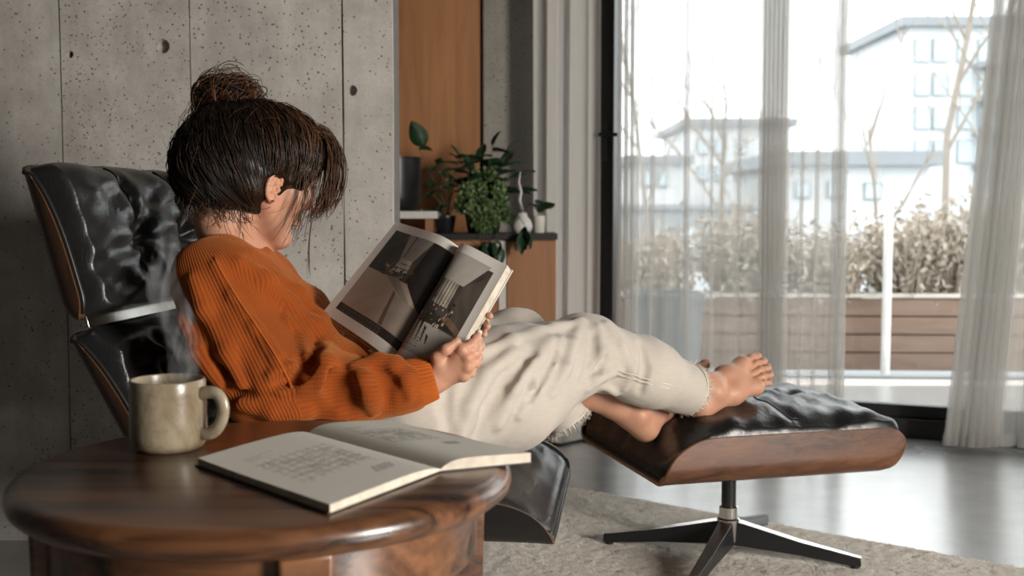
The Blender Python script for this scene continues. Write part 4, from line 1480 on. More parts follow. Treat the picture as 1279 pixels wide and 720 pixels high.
# ================================================================== PERSON: signed-distance body, grown as one continuous surface
class Field:
    def __init__(s):
        s.ops = []
        s.post = None

    def cone(s, a, b, ra, rb=None, k=0.02, mode='add', flat=None):
        s.ops.append(('c', np.array(a, float), np.array(b, float), ra, ra if rb is None else rb, k, mode)); return s

    def ball(s, c, r, k=0.02, mode='add'):
        return s.cone(c, np.array(c) + np.array([0, 0, 1e-4]), r, r, k, mode)

    def ell(s, c, rad, Rm=np.eye(3), k=0.02, mode='add'):
        s.ops.append(('e', np.array(c, float), np.array(rad, float), np.array(Rm, float), 0, k, mode)); return s

    def chain(s, pts, rs, k=0.02, mode='add'):
        for i in range(len(pts) - 1): s.cone(pts[i], pts[i + 1], rs[i], rs[i + 1], k, mode)
        return s

    @staticmethod
    def dist(op, P):
        if op[0] == 'c':
            a, b, ra, rb = op[1:5]
            ab = b - a
            t = np.clip(((P - a) @ ab) / (ab @ ab), 0, 1)
            d = P - a - t[..., None] * ab
            return np.sqrt((d * d).sum(-1)) - (ra + (rb - ra) * t)
        c, r, Rm = op[1:4]
        q = (P - c) @ Rm
        k0 = np.sqrt(((q / r) ** 2).sum(-1)); k1 = np.sqrt(((q / (r * r)) ** 2).sum(-1)) + 1e-9
        return np.where(k0 < 1e-3, -r.min(), k0 * (k0 - 1) / k1)

    @staticmethod
    def lower(op, P):
        """conservative distance for culling"""
        if op[0] == 'c': return Field.dist(op, P)
        return np.sqrt(((P - op[1]) ** 2).sum(-1)) - op[2].max()

    def eval(s, P):
        D = np.full(P.shape[:-1], 1.0)
        for op in s.ops: D = s.comb(D, s.dist(op, P), op)
        if s.post: D = s.post(P, D)
        return D

    @staticmethod
    def comb(D, d, op):
        k, mode = op[5], op[6]
        if mode == 'add':
            h = np.maximum(k - np.abs(D - d), 0) / k
            return np.minimum(D, d) - h * h * k * 0.25
        h = np.maximum(k - np.abs(D + d), 0) / k
        return np.maximum(D, -d) + h * h * k * 0.25

    def hit(s, px, py, y0=1.5, y1=3.2):
        d = ray(px, py); d = d / d[1]
        Y = y0
        for _ in range(90):
            p = np.array([d[0] * Y, Y, CAM_H + d[2] * Y])
            v = float(s.eval(p[None])[0])
            if v < 0.0008: return p
            Y += max(v * 0.6, 0.0008)
            if Y > y1: break
        return None

    def mesh(s, name, h):
        lo = np.full(3, 1e9); hi = -lo
        for op in s.ops:
            if op[6] != 'add': continue
            if op[0] == 'c':
                for p, r in ((op[1], op[3]), (op[2], op[4])): lo = np.minimum(lo, p - r); hi = np.maximum(hi, p + r)
            else:
                lo = np.minimum(lo, op[1] - op[2].max()); hi = np.maximum(hi, op[1] + op[2].max())
        B = 8
        lo = lo - 0.03
        nb = np.ceil((hi + 0.03 - lo) / (h * B)).astype(int)
        n = nb * B + 1
        g = np.stack(np.meshgrid(*[np.arange(q) for q in nb], indexing='ij'), -1).reshape(-1, 3)
        cen = lo + (g + 0.5) * B * h
        hd = B * h * 0.87
        dmin = np.full(len(g), 9.0)
        lows = []
        for op in s.ops:
            l = s.lower(op, cen); lows.append(l.astype(np.float32))
            if op[6] == 'add': dmin = np.minimum(dmin, s.dist(op, cen) if op[0] == 'c' else l)
        keep = (dmin < hd + 0.03)
        vol = np.full(n, 1.0, np.float32)
        off = np.stack(np.meshgrid(*[np.arange(B + 1)] * 3, indexing='ij'), -1).reshape(-1, 3)
        ki = np.where(keep)[0]
        for st_ in range(0, len(ki), 3000):
            ii = ki[st_:st_ + 3000]
            Pb = lo + (g[ii][:, None] * B + off[None]) * h
            D = np.full(Pb.shape[:2], 1.0)
            for op, l in zip(s.ops, lows):
                sel = np.where(l[ii] < hd + op[5] + 0.012)[0]
                if len(sel) == 0: continue
                D[sel] = s.comb(D[sel], s.dist(op, Pb[sel]), op)
            if s.post: D = s.post(Pb, D)
            for q, bi in enumerate(ii):
                a = g[bi] * B
                vol[a[0]:a[0] + B + 1, a[1]:a[1] + B + 1, a[2]:a[2] + B + 1] = D[q].reshape(B + 1, B + 1, B + 1)
        # surface nets
        neg = vol < 0
        cnt = np.zeros([q - 1 for q in n], np.int8)
        for dx in (0, 1):
            for dy in (0, 1):
                for dz in (0, 1):
                    cnt += neg[dx:n[0] - 1 + dx, dy:n[1] - 1 + dy, dz:n[2] - 1 + dz]
        act = (cnt > 0) & (cnt < 8)
        cells = np.argwhere(act)
        acc = np.zeros((len(cells), 3)); num = np.zeros(len(cells))
        cv = [np.array(q) for q in [(x, y, z) for x in (0, 1) for y in (0, 1) for z in (0, 1)]]
        vals = {tuple(c): vol[cells[:, 0] + c[0], cells[:, 1] + c[1], cells[:, 2] + c[2]].astype(float) for c in cv}
        for c in cv:
            for ax in range(3):
                if c[ax] == 1: continue
                c2 = c.copy(); c2[ax] = 1
                a, b = vals[tuple(c)], vals[tuple(c2)]
                m = (a < 0) != (b < 0)
                t = np.where(m, a / np.where(m, a - b, 1), 0)
                p = np.repeat(c[None].astype(float), len(cells), 0); p[:, ax] += t
                acc[m] += p[m]; num[m] += 1
        V = lo + (cells + acc / num[:, None]) * h
        dims = np.array(cnt.shape)
        flat = (cells[:, 0] * dims[1] + cells[:, 1]) * dims[2] + cells[:, 2]

        def vid(c): return np.searchsorted(flat, (c[:, 0] * dims[1] + c[:, 1]) * dims[2] + c[:, 2])
        F = []
        for ax in range(3):
            u, w = (ax + 1) % 3, (ax + 2) % 3
            sl0 = [slice(None)] * 3; sl1 = [slice(None)] * 3
            sl0[ax] = slice(0, n[ax] - 1); sl1[ax] = slice(1, n[ax])
            a_, b_ = neg[tuple(sl0)], neg[tuple(sl1)]
            for sgn in (0, 1):
                e = np.argwhere((a_ & ~b_) if sgn == 0 else (~a_ & b_))
                if len(e) == 0: continue
                q = []
                for du, dw in ((0, 0), (1, 0), (1, 1), (0, 1)):
                    c = e.copy(); c[:, u] -= du; c[:, w] -= dw
                    q.append(vid(c))
                f = np.stack(q, 1)
                F.append(f if sgn == 0 else f[:, ::-1])
        F = np.concatenate(F)
        return V, F


def smooth_mesh(V, F, it=2, lam=0.5):
    n = len(V)
    e = np.concatenate([F[:, [0, 1]], F[:, [1, 2]], F[:, [2, 3]], F[:, [3, 0]]])
    for _ in range(it):
        S = np.zeros_like(V); c = np.zeros(n)
        for k in range(3):
            S[:, k] = np.bincount(e[:, 0], V[e[:, 1], k], n) + np.bincount(e[:, 1], V[e[:, 0], k], n)
        c = np.bincount(e[:, 0], minlength=n) + np.bincount(e[:, 1], minlength=n)
        V = V + lam * (S / np.maximum(c, 1)[:, None] - V)
    return V


def fattr(me, name, val):
    a = me.attributes.new(name, 'FLOAT', 'POINT')
    a.data.foreach_set('value', np.asarray(val, np.float32))


def offs(p, dx=0, dy=0, dz=0): return np.array(p) + np.array([dx, dy, dz])


# ---- joints (placed in the room; the figure leans back in the chair, legs crossed away from the camera)
HEAD = at(328, 214, 2.18)
YAW, PIT, ROLL = math.radians(33), math.radians(-17), math.radians(0)
hf = np.array([math.cos(YAW) * math.cos(PIT), math.sin(YAW) * math.cos(PIT), math.sin(PIT)])
hl = np.array([-math.sin(YAW), math.cos(YAW), 0.0])
hu = np.cross(hf, hl)
HR = np.stack([hf, hl, hu], 1)
HS = 1.08


def hp(x, y, z): return HEAD + HR @ (np.array([x, y, z]) * HS)


NECK = at(293, 312, 2.20)
SHR, SHL = at(272, 352, 2.06), at(318, 352, 2.37)
CHEST = at(305, 392, 2.21)
BELLY = at(360, 468, 2.23)
PELV = at(470, 508, 2.27)
ELR = at(332, 482, 2.00); FMR = at(432, 490, 2.00); WRR = at(540, 474, 2.02)
ELL = at(425, 448, 2.42); WRL = at(548, 425, 2.27)
HIPR, HIPL = at(528, 502, 2.19), at(505, 492, 2.38)
KNR, KNL = at(735, 438, 2.46), at(645, 430, 2.55)
ANR, ANL = at(884, 486, 2.64), at(792, 518, 2.60)
TORSO_OFF = np.array([0.02, -0.085, 0])

body = Field()
# torso and limbs under the clothes
body.chain([CHEST + TORSO_OFF, BELLY + TORSO_OFF, PELV + TORSO_OFF * .8], [.092, .092, .095], k=.05)
body.chain([CHEST - TORSO_OFF, BELLY - TORSO_OFF, PELV - TORSO_OFF * .8], [.092, .092, .095], k=.05)
body.cone(SHR, SHL, .052, .052, k=.05)
body.cone(NECK - np.array([0, 0, .02]), SHR, .05, .05, k=.04).cone(NECK - np.array([0, 0, .02]), SHL, .05, .05, k=.04)
body.cone(CHEST, NECK, .09, .052, k=.05)
body.chain([SHR, ELR, FMR, WRR], [.048, .042, .036, .026], k=.02)
body.chain([SHL, ELL, (ELL + WRL) / 2, WRL], [.048, .042, .036, .026], k=.02)
body.chain([HIPR, (HIPR + KNR) / 2, KNR], [.080, .070, .052], k=.03)
body.chain([HIPL, (HIPL + KNL) / 2, KNL], [.080, .070, .052], k=.03)
calR = KNR * .62 + ANR * .38 + np.array([0, 0, -.018]); calL = KNL * .62 + ANL * .38 + np.array([0, 0, -.018])
body.chain([KNR, calR, ANR * .85 + KNR * .15, ANR], [.050, .051, .034, .031], k=.02)
body.chain([KNL, calL, ANL * .85 + KNL * .15, ANL], [.050, .051, .034, .031], k=.02)
# neck
body.chain([hp(-.030, 0, -.05), hp(-.045, 0, -.105), NECK], [.050, .047, .055], k=.03)
# head
body.ell(hp(-.014, 0, .020), np.array([.097, .075, .090]) * HS, HR, k=.02)
body.ell(hp(.028, 0, -.033), np.array([.057, .056, .078]) * HS, HR, k=.03)
for sy in (-1, 1):
    body.cone(hp(.0, sy * .058, -.055), hp(.062, sy * .012, -.106), .013, .0125, k=.03)
    body.ball(hp(.064, sy * .038, -.030), .024, k=.025)
body.ball(hp(.071, 0, -.105), .0145, k=.02)
body.cone(hp(.081, -.032, .024), hp(.081, .032, .024), .014, .014, k=.015)
for sy in (-1, 1): body.ball(hp(.102, sy * .033, .002), .017, k=.014, mode='sub')
body.cone(hp(.090, 0, .008), hp(.112, 0, -.034), .0075, .0105, k=.010)
for sy in (-1, 1):
    body.ball(hp(.099, sy * .0115, -.037), .0075, k=.008)
    body.ball(hp(.076, sy * .032, .001), .0145, k=.004)
body.ell(hp(.0855, 0, -.064), np.array([.0085, .019, .0045]) * HS, HR, k=.006)
body.ell(hp(.0840, 0, -.0735), np.array([.0085, .016, .0052]) * HS, HR, k=.006)
# ears
EARS = {}
for sy in (-1, 1):
    e0 = np.array([-.002, sy * .076, -.030])
    ER_ = HR @ np.array([[.94, sy * .34, 0], [-sy * .34, .94, 0], [0, 0, 1]])
    ec = hp(*e0)
    body.ell(ec, np.array([.0165, .0050, .028]), ER_, k=.006)
    pts = [ec + ER_ @ np.array([.0155 * math.cos(math.radians(w)), sy * (.0045 + .002 * math.sin(math.radians(w))), .0275 * math.sin(math.radians(w)) + .002]) for w in range(10, 276, 22)]
    body.chain(pts, [.0030 + .0012 * math.sin(PI * i / (len(pts) - 1)) for i in range(len(pts))], k=.003)
    body.chain([ec + ER_ @ np.array(q) for q in ((.000, sy * .005, .014), (-.007, sy * .0055, .004), (-.005, sy * .0055, -.010), (.004, sy * .0055, -.016))], [.0028] * 4, k=.003)
    body.ball(ec + ER_ @ np.array([.003, sy * .002, -.0255]), .0066, k=.006)
    body.ball(ec + ER_ @ np.array([.0055, sy * .0065, -.003]), .0078, k=.004, mode='sub')
    body.ball(ec + ER_ @ np.array([.0135, sy * .003, -.004]), .0045, k=.004)
    EARS[sy] = ec + ER_ @ np.array([.003, sy * .0085, -.0265])

# ---- hands
NAILS = []


def finger(pts, r0, r1, k=.005):
    pts = [np.array(p) for p in pts]
    n = len(pts)
    body.chain(pts, [r0 + (r1 - r0) * i / (n - 1) for i in range(n)], k=k)
    for q in pts[1:-1]: body.ball(q, r0 * .98 + .0004, k=k)


# right hand: palm seen from the back, fingers closing behind the book, thumb on the page
RW = at(549, 471, 2.02)
kn = [at(577, 437, 1.995), at(584, 447, 1.995), at(584, 459, 1.998), at(579, 470, 2.003)]
body.cone(WRR, RW, .026, .025, k=.015)
for i, q in enumerate(kn):
    body.cone(RW + (q - RW) * .1 + np.array([0, .004, 0]), q, .018, .0100, k=.010)
    body.ball(q, .0112, k=.004)
body.cone(at(556, 462, 2.012), at(572, 456, 2.012), .018, .015, k=.012)
finger([kn[0], at(588, 431, 2.004), at(594, 424, 2.022), at(598, 416, 2.040)], .0092, .0068)
finger([kn[1], at(594, 441, 2.008), at(599, 433, 2.034), at(596, 426, 2.060)], .0094, .0070)
finger([kn[2], at(594, 453, 2.014), at(597, 446, 2.042), at(590, 440, 2.068)], .0090, .0068)
finger([kn[3], at(588, 466, 2.020), at(590, 460, 2.044), at(582, 455, 2.064)], .0080, .0060)
thumb = [at(551, 464, 2.010), at(546, 446, 1.995), at(557, 437, 1.990), at(571, 426, 1.997)]
body.cone(RW, thumb[1], .016, .0105, k=.012)
finger(thumb[1:], .0098, .0072)
NAILS += [(at(569.5, 424, 1.980), .0052), (at(600, 413, 2.036), .0046)]
# left hand: behind the book, finger tips coming round its right-hand edge
LW = WRL + np.array([0.004, -.004, 0])
body.cone(WRL, LW, .025, .024, k=.015)
kl = [at(580, 398, 2.215), at(580, 409, 2.200), at(577, 420, 2.19), at(572, 430, 2.185)]
for q in kl: body.cone(LW, q, .018, .0105, k=.014)
for q, t_, t2 in zip(kl, (at(605, 390, 2.165), at(605, 402, 2.150), at(602, 413, 2.140), at(596, 424, 2.13)), (at(612, 395, 2.118), at(609, 408, 2.105), at(605, 418, 2.095), at(597, 428, 2.098))):
    finger([q, (q + t_) / 2 + np.array([0.003, .012, 0]), t_, t2], .0090, .0066)
body.chain([LW, at(560, 405, 2.255), at(572, 385, 2.250), at(586, 378, 2.235)], [.016, .0115, .0105, .0080], k=.01)

# ---- feet
def foot(an, heel, ball_in, ball_out, toes, rt, k=.014):
    body.cone(an, heel, .031, .027, k=.03)
    mid_i = heel * .45 + ball_in * .55 + (an - heel) * .30
    mid_o = heel * .45 + ball_out * .55 + (an - heel) * .12
    body.chain([an, mid_i, ball_in], [.030, .026, .0195], k=.025)
    body.chain([heel, mid_o, ball_out], [.027, .022, .0165], k=.025)
    body.cone(mid_i, ball_out, .023, .016, k=.02)
    body.cone(mid_o, ball_in, .022, .017, k=.02)
    for i, (t_, r) in enumerate(zip(toes, rt)):
        f = i / 4
        b = ball_in * (1 - f) + ball_out * f
        m_ = b * .45 + t_ * .55 + unit(an - heel) * .004
        finger([b, m_, t_], r * 1.12, r * .92, k=.004)
        body.ball(t_, r * 1.02, k=.004)


# right foot: outer side and instep to the camera, sole away
heelR = at(876, 508, 2.62)
foot(ANR, heelR, at(927, 456, 2.745), at(944, 484, 2.700),
     [at(945.5, 446, 2.782), at(954, 452, 2.766), at(959.5, 460, 2.752), at(962.5, 469, 2.738), at(960.5, 478.5, 2.722)], [.0115, .0090, .0085, .0080, .0074])
body.ball(at(896, 490, 2.615), .0165, k=.02)           # outer ankle bone
# left foot: heel on the leather under the right calf, toes up behind the right ankle
heelL = at(806, 535, 2.61)
foot(ANL, heelL, at(868, 472, 2.80), at(852, 497, 2.735),
     [at(881, 455, 2.825), at(880, 464, 2.81), at(877, 473, 2.795), at(873, 481, 2.775), at(868, 489, 2.755)], [.0125, .0090, .0085, .0080, .0074])
body.ball(at(800, 519, 2.575), .0155, k=.02)

person = thing('person', 'woman in a rust sweater reading, barefoot, reclined in the lounge chair', 'person', (PELV[0], PELV[1], FLZ))
V, F = body.mesh('body', 0.0025)
V = smooth_mesh(V, F, 1, 0.4)
me = np_mesh('body', V, F)
bl_ = np.zeros(len(V))
for c_, r_ in ((hp(.098, 0, -.071), .020), (EARS[-1], .03), (EARS[1], .03), (hp(.112, 0, -.035), .02)):
    bl_ = np.maximum(bl_, np.clip(1.2 - np.linalg.norm(V - c_, axis=1) / r_, 0, 1) * (.9 if r_ == .020 else .35))
for q in [at(945, 446, 2.78), at(960, 465, 2.745), at(881, 455, 2.82), kn[0], kn[1], heelR, heelL]:
    bl_ = np.maximum(bl_, np.clip(1 - np.linalg.norm(V - q, axis=1) / .03, 0, 1) * .35)
fattr(me, 'blush', bl_)
nl_ = np.zeros(len(V))
for q, r_ in NAILS: nl_ = np.maximum(nl_, (np.linalg.norm(V - q, axis=1) < r_ * 1.5) * 1.0)
fattr(me, 'nail', nl_)
obj('body', me, M['skin'], person, auto=False)
# eyes, looking down at the page
for sy in (-1, 1):
    mb = MB().lathe([(0, .0118), (.004, .0112), (.008, .0090), (.0112, .004), (.0122, 0)], (0, 0, 0), 20)
    ez = unit(HR @ np.array([.90, 0, -.42])); ex = unit(np.cross([0, 0, 1.0], ez)); ey = np.cross(ez, ex)
    mb.v = [tuple(hp(.0805, sy * .032, -.002) + ex * p[0] + ey * p[1] + ez * p[2]) for p in mb.v]
    obj('eye', mb, M['white_ceramic'], person)
    lash = MB().tube([hp(.0905 - .006 * abs(q), sy * .032 + q * .014, -.0045 + .003 * (1 - q * q) * -1) for q in np.linspace(-1, 1, 7)], .0011, 5)
    obj('eyelashes', lash, M['cover_black'], person)
    brow = MB().tube([hp(.093 - .004 * q * q - .003 * max(0, q * sy), sy * .033 + q * .017, .0265 - .004 * q * q) for q in np.linspace(-1, 1, 7)], [.001, .0019, .0022, .0022, .002, .0016, .0009], 6)
    bo = obj('eyebrow', brow, M['hair'], person); fattr(bo.data, 'tone', np.full(len(bo.data.vertices), .15))
obj('earring', MB().lathe([(0, .0026), (.0018, .0018), (.0026, 0), (.0018, -.0018), (0, -.0026)], EARS[-1] + np.array([0.0005, -.0022, -.001]), 12), M['chrome'], person)

# ---- hair
hairF = Field()
hairF.ell(hp(-.032, 0, .006), np.array([.124, .094, .102]) * HS, HR, k=.02)
hairF.ell(hp(-.070, 0, -.030), np.array([.080, .078, .075]) * HS, HR, k=.04)
hairF.ell(hp(.022, 0, .045), np.array([.092, .077, .074]) * HS, HR, k=.04)
# open the face, the ears and the nape
hairF.ell(hp(.122, 0, -.060), np.array([.085, .085, .115]) * HS, HR, k=.02, mode='sub')
for sy in (-1, 1):
    hairF.ell(hp(.006, sy * .100, -.036), np.array([.029, .036, .034]), HR, k=.008, mode='sub')
    hairF.ell(hp(.048, sy * .085, -.052), np.array([.040, .040, .042]), HR, k=.01, mode='sub')
    hairF.ell(hp(.045, sy * .098, -.095), np.array([.075, .050, .070]), HR, k=.02, mode='sub')
hairF.ell(hp(-.02, 0, -.163), np.array([.15, .15, .084]), HR, k=.02, mode='sub')


def hair_post(P, D):
    q = (P - HEAD) @ HR
    a = np.arctan2(q[..., 1], q[..., 2] - .02)
    return D + .0012 * np.sin(a * 17 + 22 * q[..., 0])


hairF.post = hair_post
V, F = hairF.mesh('hair', 0.0034)
V = smooth_mesh(V, F, 1)
me = np_mesh('hair', V, F); fattr(me, 'tone', np.full(len(V), .06))
hair_o = obj('hair', me, M['hair'], person, auto=False)
BUN = at(287, 125, 2.20)
bunF = Field()
bunF.ell(BUN, (.054, .050, .043), k=.02).cone(BUN, hp(-.055, 0, .075), .030, .034, k=.012)
V, F = bunF.mesh('hair_bun', 0.004)
me = np_mesh('hair_bun', V, F); fattr(me, 'tone', np.full(len(V), .10))
obj('hair_bun', me, M['hair'], person, auto=False)


class Strands:
    def __init__(s): s.P, s.r, s.t = [], [], []

    def add(s, pts, r, tone): s.P.append(np.array(pts)); s.r.append(r); s.t.append(tone)

    def build(s, name, parent):
        VV, FF, TT, base = [], [], [], 0
        for P, r, tn in zip(s.P, s.r, s.t):
            m = len(P)
            T = np.gradient(P, axis=0); T /= np.linalg.norm(T, axis=1)[:, None] + 1e-9
            a = np.cross(T, np.array([0.31, 0.52, 0.79])); a /= np.linalg.norm(a, axis=1)[:, None] + 1e-9
            b = np.cross(T, a)
            w = (r * np.array([1.0] + [1.0] * (m - 3) + [.7, .15]))[:, None]
            ring = [P + w * (a * math.cos(x) + b * math.sin(x)) for x in (0, 2.094, 4.189)]
            VV.append(np.stack(ring, 1).reshape(-1, 3)); TT.append(np.full(m * 3, tn))
            i = np.arange(m - 1)[:, None] * 3 + base
            for k in range(3): FF.append(np.concatenate([i + k, i + (k + 1) % 3, i + 3 + (k + 1) % 3, i + 3 + k], 1))
            base += m * 3
        me = np_mesh(name, np.concatenate(VV), np.concatenate(FF))
        fattr(me, 'tone', np.concatenate(TT))
        o = obj(name, me, M['hair'], parent, auto=False)
        o['kind'] = 'stuff'
        return o


def bez(p, n=12):
    """smooth curve through control points (Bezier)"""
    p = [np.array(q, float) for q in p]
    if len(p[0]) == 2: p = [np.append(q, 0.0) for q in p]
    out = []
    for t in np.linspace(0, 1, n):
        q = p
        while len(q) > 1: q = [q[i] * (1 - t) + q[i + 1] * t for i in range(len(q) - 1)]
        out.append(q[0])
    return np.array(out)


rg = random.Random(11)
# locks combed over the head towards the bun
S = Strands()
rad = np.array([.126, .096, .104]); cen0 = np.array([-.032, 0, .006])
bl = (HR.T @ (BUN - HEAD)) / HS - cen0
bdir = unit(bl / rad)
LP, LI = [], []
while len(LP) < 3800:
    d = RNG.normal(0, 1, 3); d = unit(d)
    loc = cen0 + d * rad
    if loc[0] > .062 and loc[2] < .050: continue
    if loc[2] < -.080: continue
    if abs(loc[1]) > .050 and -.018 < loc[0] < .045 and -.09 < loc[2] < -.020: continue
    if loc[2] < -.03 and loc[0] > -.02: continue
    if len(LP) > 3200 and not (abs(loc[1]) > .05 and -.05 < loc[0] < .07 and -.01 < loc[2] < .03): continue
    ang_ = math.acos(np.clip(d @ bdir, -1, 1))
    if ang_ < .25: continue
    tl = min(1.0, rg.uniform(.45, 1.1) / ang_)
    pts = []
    wv1, wv2 = rg.uniform(0, 6), rg.uniform(.5, 1.6)
    for q in np.linspace(0, tl, 9):
        sph = (math.sin((1 - q) * ang_) * d + math.sin(q * ang_) * bdir) / math.sin(ang_) if ang_ < 3.1 else d
        sd = np.cross(sph, bdir)
        sph = unit(sph + sd * .05 * math.sin(wv1 + q * 5 * wv2))
        pts.append(hp(*(cen0 + sph * rad)))
    LP.append(pts); LI.append(loc)
LP = np.array(LP)
lift = np.where(RNG.random(len(LP)) < .12, RNG.uniform(.003, .009, len(LP)), RNG.uniform(-.0005, .003, len(LP)))[:, None] * np.sin(np.linspace(.25, 2.9, 9))[None]
for _ in range(3):                                    # lay every lock on the surface of the hair
    D0 = hairF.eval(LP)
    G = np.stack([(hairF.eval(LP + e_) - D0) / .002 for e_ in np.eye(3) * .002], -1)
    G /= np.linalg.norm(G, axis=-1)[..., None] + 1e-9
    LP = LP - (D0 - lift)[..., None] * G
for P_, loc in zip(LP, LI):
    front = np.clip(loc[0] * 7 + .45, 0, 1)
    S.add(P_, rg.uniform(.0006, .0014), (rg.random() ** 2.6) * (.07 + .7 * front))
S.build('hair_locks', hair_o)
# bun: loops wound round and loose ends
S = Strands()
for i in range(430):
    ax_ = unit(np.array([rg.gauss(0, .7), rg.gauss(0, .7), rg.gauss(0.6, .6)]))
    a = unit(np.cross(ax_, [.3, .5, .8])); b = np.cross(ax_, a)
    R0 = rg.uniform(.044, .064); c0_ = BUN + np.array([rg.gauss(0, .010), rg.gauss(0, .010), rg.gauss(0, .007)])
    w0, sp = rg.uniform(0, 6.3), rg.uniform(1.2, 3.6)
    pts = [c0_ + (a * math.cos(w0 + sp * q) + b * math.sin(w0 + sp * q)) * R0 * (1 + .08 * math.sin(q * 5 + i)) * np.array([1.0, .95, .82]) + ax_ * .014 * (q - .5) for q in np.linspace(0, 1, 14)]
    S.add(pts, rg.uniform(.0006, .0013), rg.random() ** 1.6 * .95)
for i in range(46):
    w = rg.uniform(0, 6.3); el = rg.uniform(-.5, 1.3)
    d = np.array([math.cos(w) * math.cos(el), math.sin(w) * math.cos(el) * .6, math.sin(el)])
    p = BUN + d * .040; t_ = unit(np.cross(d, [rg.gauss(0, 1), rg.gauss(0, 1), rg.gauss(0, 1)]))
    S.add(bez([p, p + d * .035, p + d * .025 + t_ * .045, p + t_ * .065 - d * .01], 12), .0006, rg.random() * .8)
for i in range(22):   # loops standing off at the left
    p = BUN + np.array([-.035 + rg.gauss(0, .008), -.02, .012 + rg.gauss(0, .012)])
    S.add(bez([p + np.array([.03, 0, .03]), p + np.array([-.01, 0, .05 + rg.gauss(0, .006)]), p + np.array([-.045, 0, .02]), p + np.array([-.035, 0, -.05 + rg.gauss(0, .01)]), p + np.array([.015, 0, -.05])], 14), .0007, rg.random() * .8)
S.build('hair_bun_strands', hair_o)
# bangs and loose wisps
S = Strands()
for i in range(215):
    sy = -1 if rg.random() < .62 else 1
    y0 = sy * rg.uniform(0.006, .066)
    root = np.array([.060 - .25 * abs(y0) + rg.gauss(0, .006), y0, .108 - .35 * abs(y0) + rg.gauss(0, .004)])
    sw = rg.uniform(0.72, 1.06)
    lenk = rg.random()
    o1 = root + np.array([.052 * sw, sy * .004, .026])
    o2 = np.array([.128 * sw, y0 * .80 + sy * .030, .050])
    o3 = np.array([.136 * sw - .02 * lenk, y0 * .60 + sy * .052, -.010 - .02 * lenk])
    end = np.array([.112 + rg.gauss(0, .010) - .035 * lenk, y0 * .40 + sy * .062 + rg.gauss(0, .006), -.030 - .045 * lenk])
    S.add([hp(*q) for q in bez([root, o1, o2, o3, end], 14)], rg.uniform(.00055, .0010), .10 + rg.random() ** 1.5 * .7)
for i in range(40):                                   # in front of the ear
    sy = -1 if i % 3 else 1
    r0 = np.array([.040 + rg.gauss(0, .012), sy * .078, .030 + rg.gauss(0, .012)])
    S.add([hp(*q) for q in bez([r0, r0 + np.array([.02, sy * .012, -.03]), r0 + np.array([rg.uniform(.0, .03), sy * .012, -.075]), r0 + np.array([rg.uniform(-.01, .035), sy * .004, -.10 - rg.random() * .05])], 12)], .0006, rg.random() * .7)
for i in range(5):                                    # two long wisps past the jaw
    r0 = np.array([.066, -.066, .005 + rg.gauss(0, .006)])
    S.add([hp(*q) for q in bez([r0, r0 + np.array([.02, -.01, -.05]), r0 + np.array([.018, -.006, -.10]), r0 + np.array([.045 + rg.gauss(0, .006), .004, -.165])], 14)], .0006, .3)
for i in range(360):                                   # nape
    w = rg.uniform(-1, 1)
    r0 = np.array([-.075 + rg.gauss(0, .02) + .02 * abs(w), w * .062, -.068 + rg.gauss(0, .010)])
    S.add([hp(*q) for q in bez([r0 + np.array([-.005, 0, .02]), r0 + np.array([-.016, w * .012, -.012]), r0 + np.array([rg.gauss(0, .014), w * .01 + rg.gauss(0, .01), -.030]), r0 + np.array([rg.gauss(.01, .02), rg.gauss(0, .012), -.030 - .04 * rg.random() ** 3])], 10)], .0006, rg.random() * .5)
for i in range(120):                                  # flyaways round the silhouette
    d = unit(np.array([rg.gauss(-.4, .7), rg.gauss(0, .6), rg.gauss(.1, .7)]))
    loc = cen0 + d * rad * .99
    if loc[0] > .05 and loc[2] < .04: continue
    t_ = unit(np.cross(d, [rg.gauss(0, 1), rg.gauss(0, 1), rg.gauss(0, 1)]))
    S.add([hp(*q) for q in bez([loc, loc + d * .012 + t_ * .012, loc + d * rg.uniform(.008, .022) + t_ * .035, loc + d * rg.uniform(-.004, .02) + t_ * .055], 9)], .00035, rg.random() * .5)
S.build('loose_strands', hair_o)

# ---- sweater
sw = Field()
sw.chain([CHEST + TORSO_OFF, BELLY + TORSO_OFF, PELV + TORSO_OFF * .8 - np.array([.02, 0, 0])], [.118, .118, .108], k=.05)
sw.chain([CHEST - TORSO_OFF, BELLY - TORSO_OFF, PELV - TORSO_OFF * .8 - np.array([.02, 0, 0])], [.118, .118, .108], k=.05)
sw.cone(SHR + np.array([0, .02, -.0]), SHL - np.array([0, .02, 0]), .072, .070, k=.05)
nb0 = NECK - np.array([0.000, 0, .034])
sw.cone(nb0, SHR, .058, .070, k=.04).cone(nb0, SHL, .058, .068, k=.04)
sw.cone(CHEST + np.array([-.01, 0, 0]), nb0, .110, .062, k=.05)
sw.chain([SHR, (SHR + ELR) / 2 + np.array([-.012, -.004, -.004]), ELR, FMR, at(512, 482, 2.015)], [.074, .078, .076, .062, .047], k=.035)
sw.chain([SHL, (SHL + ELL) / 2, ELL, (ELL + WRL) / 2, WRL - (WRL - ELL) * .15], [.070, .070, .066, .052, .040], k=.035)


def ridge(field, pts, r, k=.02, sink=.35, mode='add'):
    hs = []
    for (x, y) in pts:
        h_ = field.hit(x, y)
        if h_ is not None: hs.append(h_)
    if len(hs) < 2: return
    out = []
    for i in range(len(hs)):
        if i and abs(hs[i][1] - hs[i - 1][1]) > .12: break
        d = unit(hs[i] - np.array([0, 0, CAM_H]))
        out.append(hs[i] + d * r * (sink * .35 if mode == 'add' else -sink))
    if len(out) < 2: return
    n = len(out)
    rs = [r * (.45 + .55 * math.sin(PI * (i + .35) / (n - .3))) for i in range(n)]
    return out, rs, k, mode


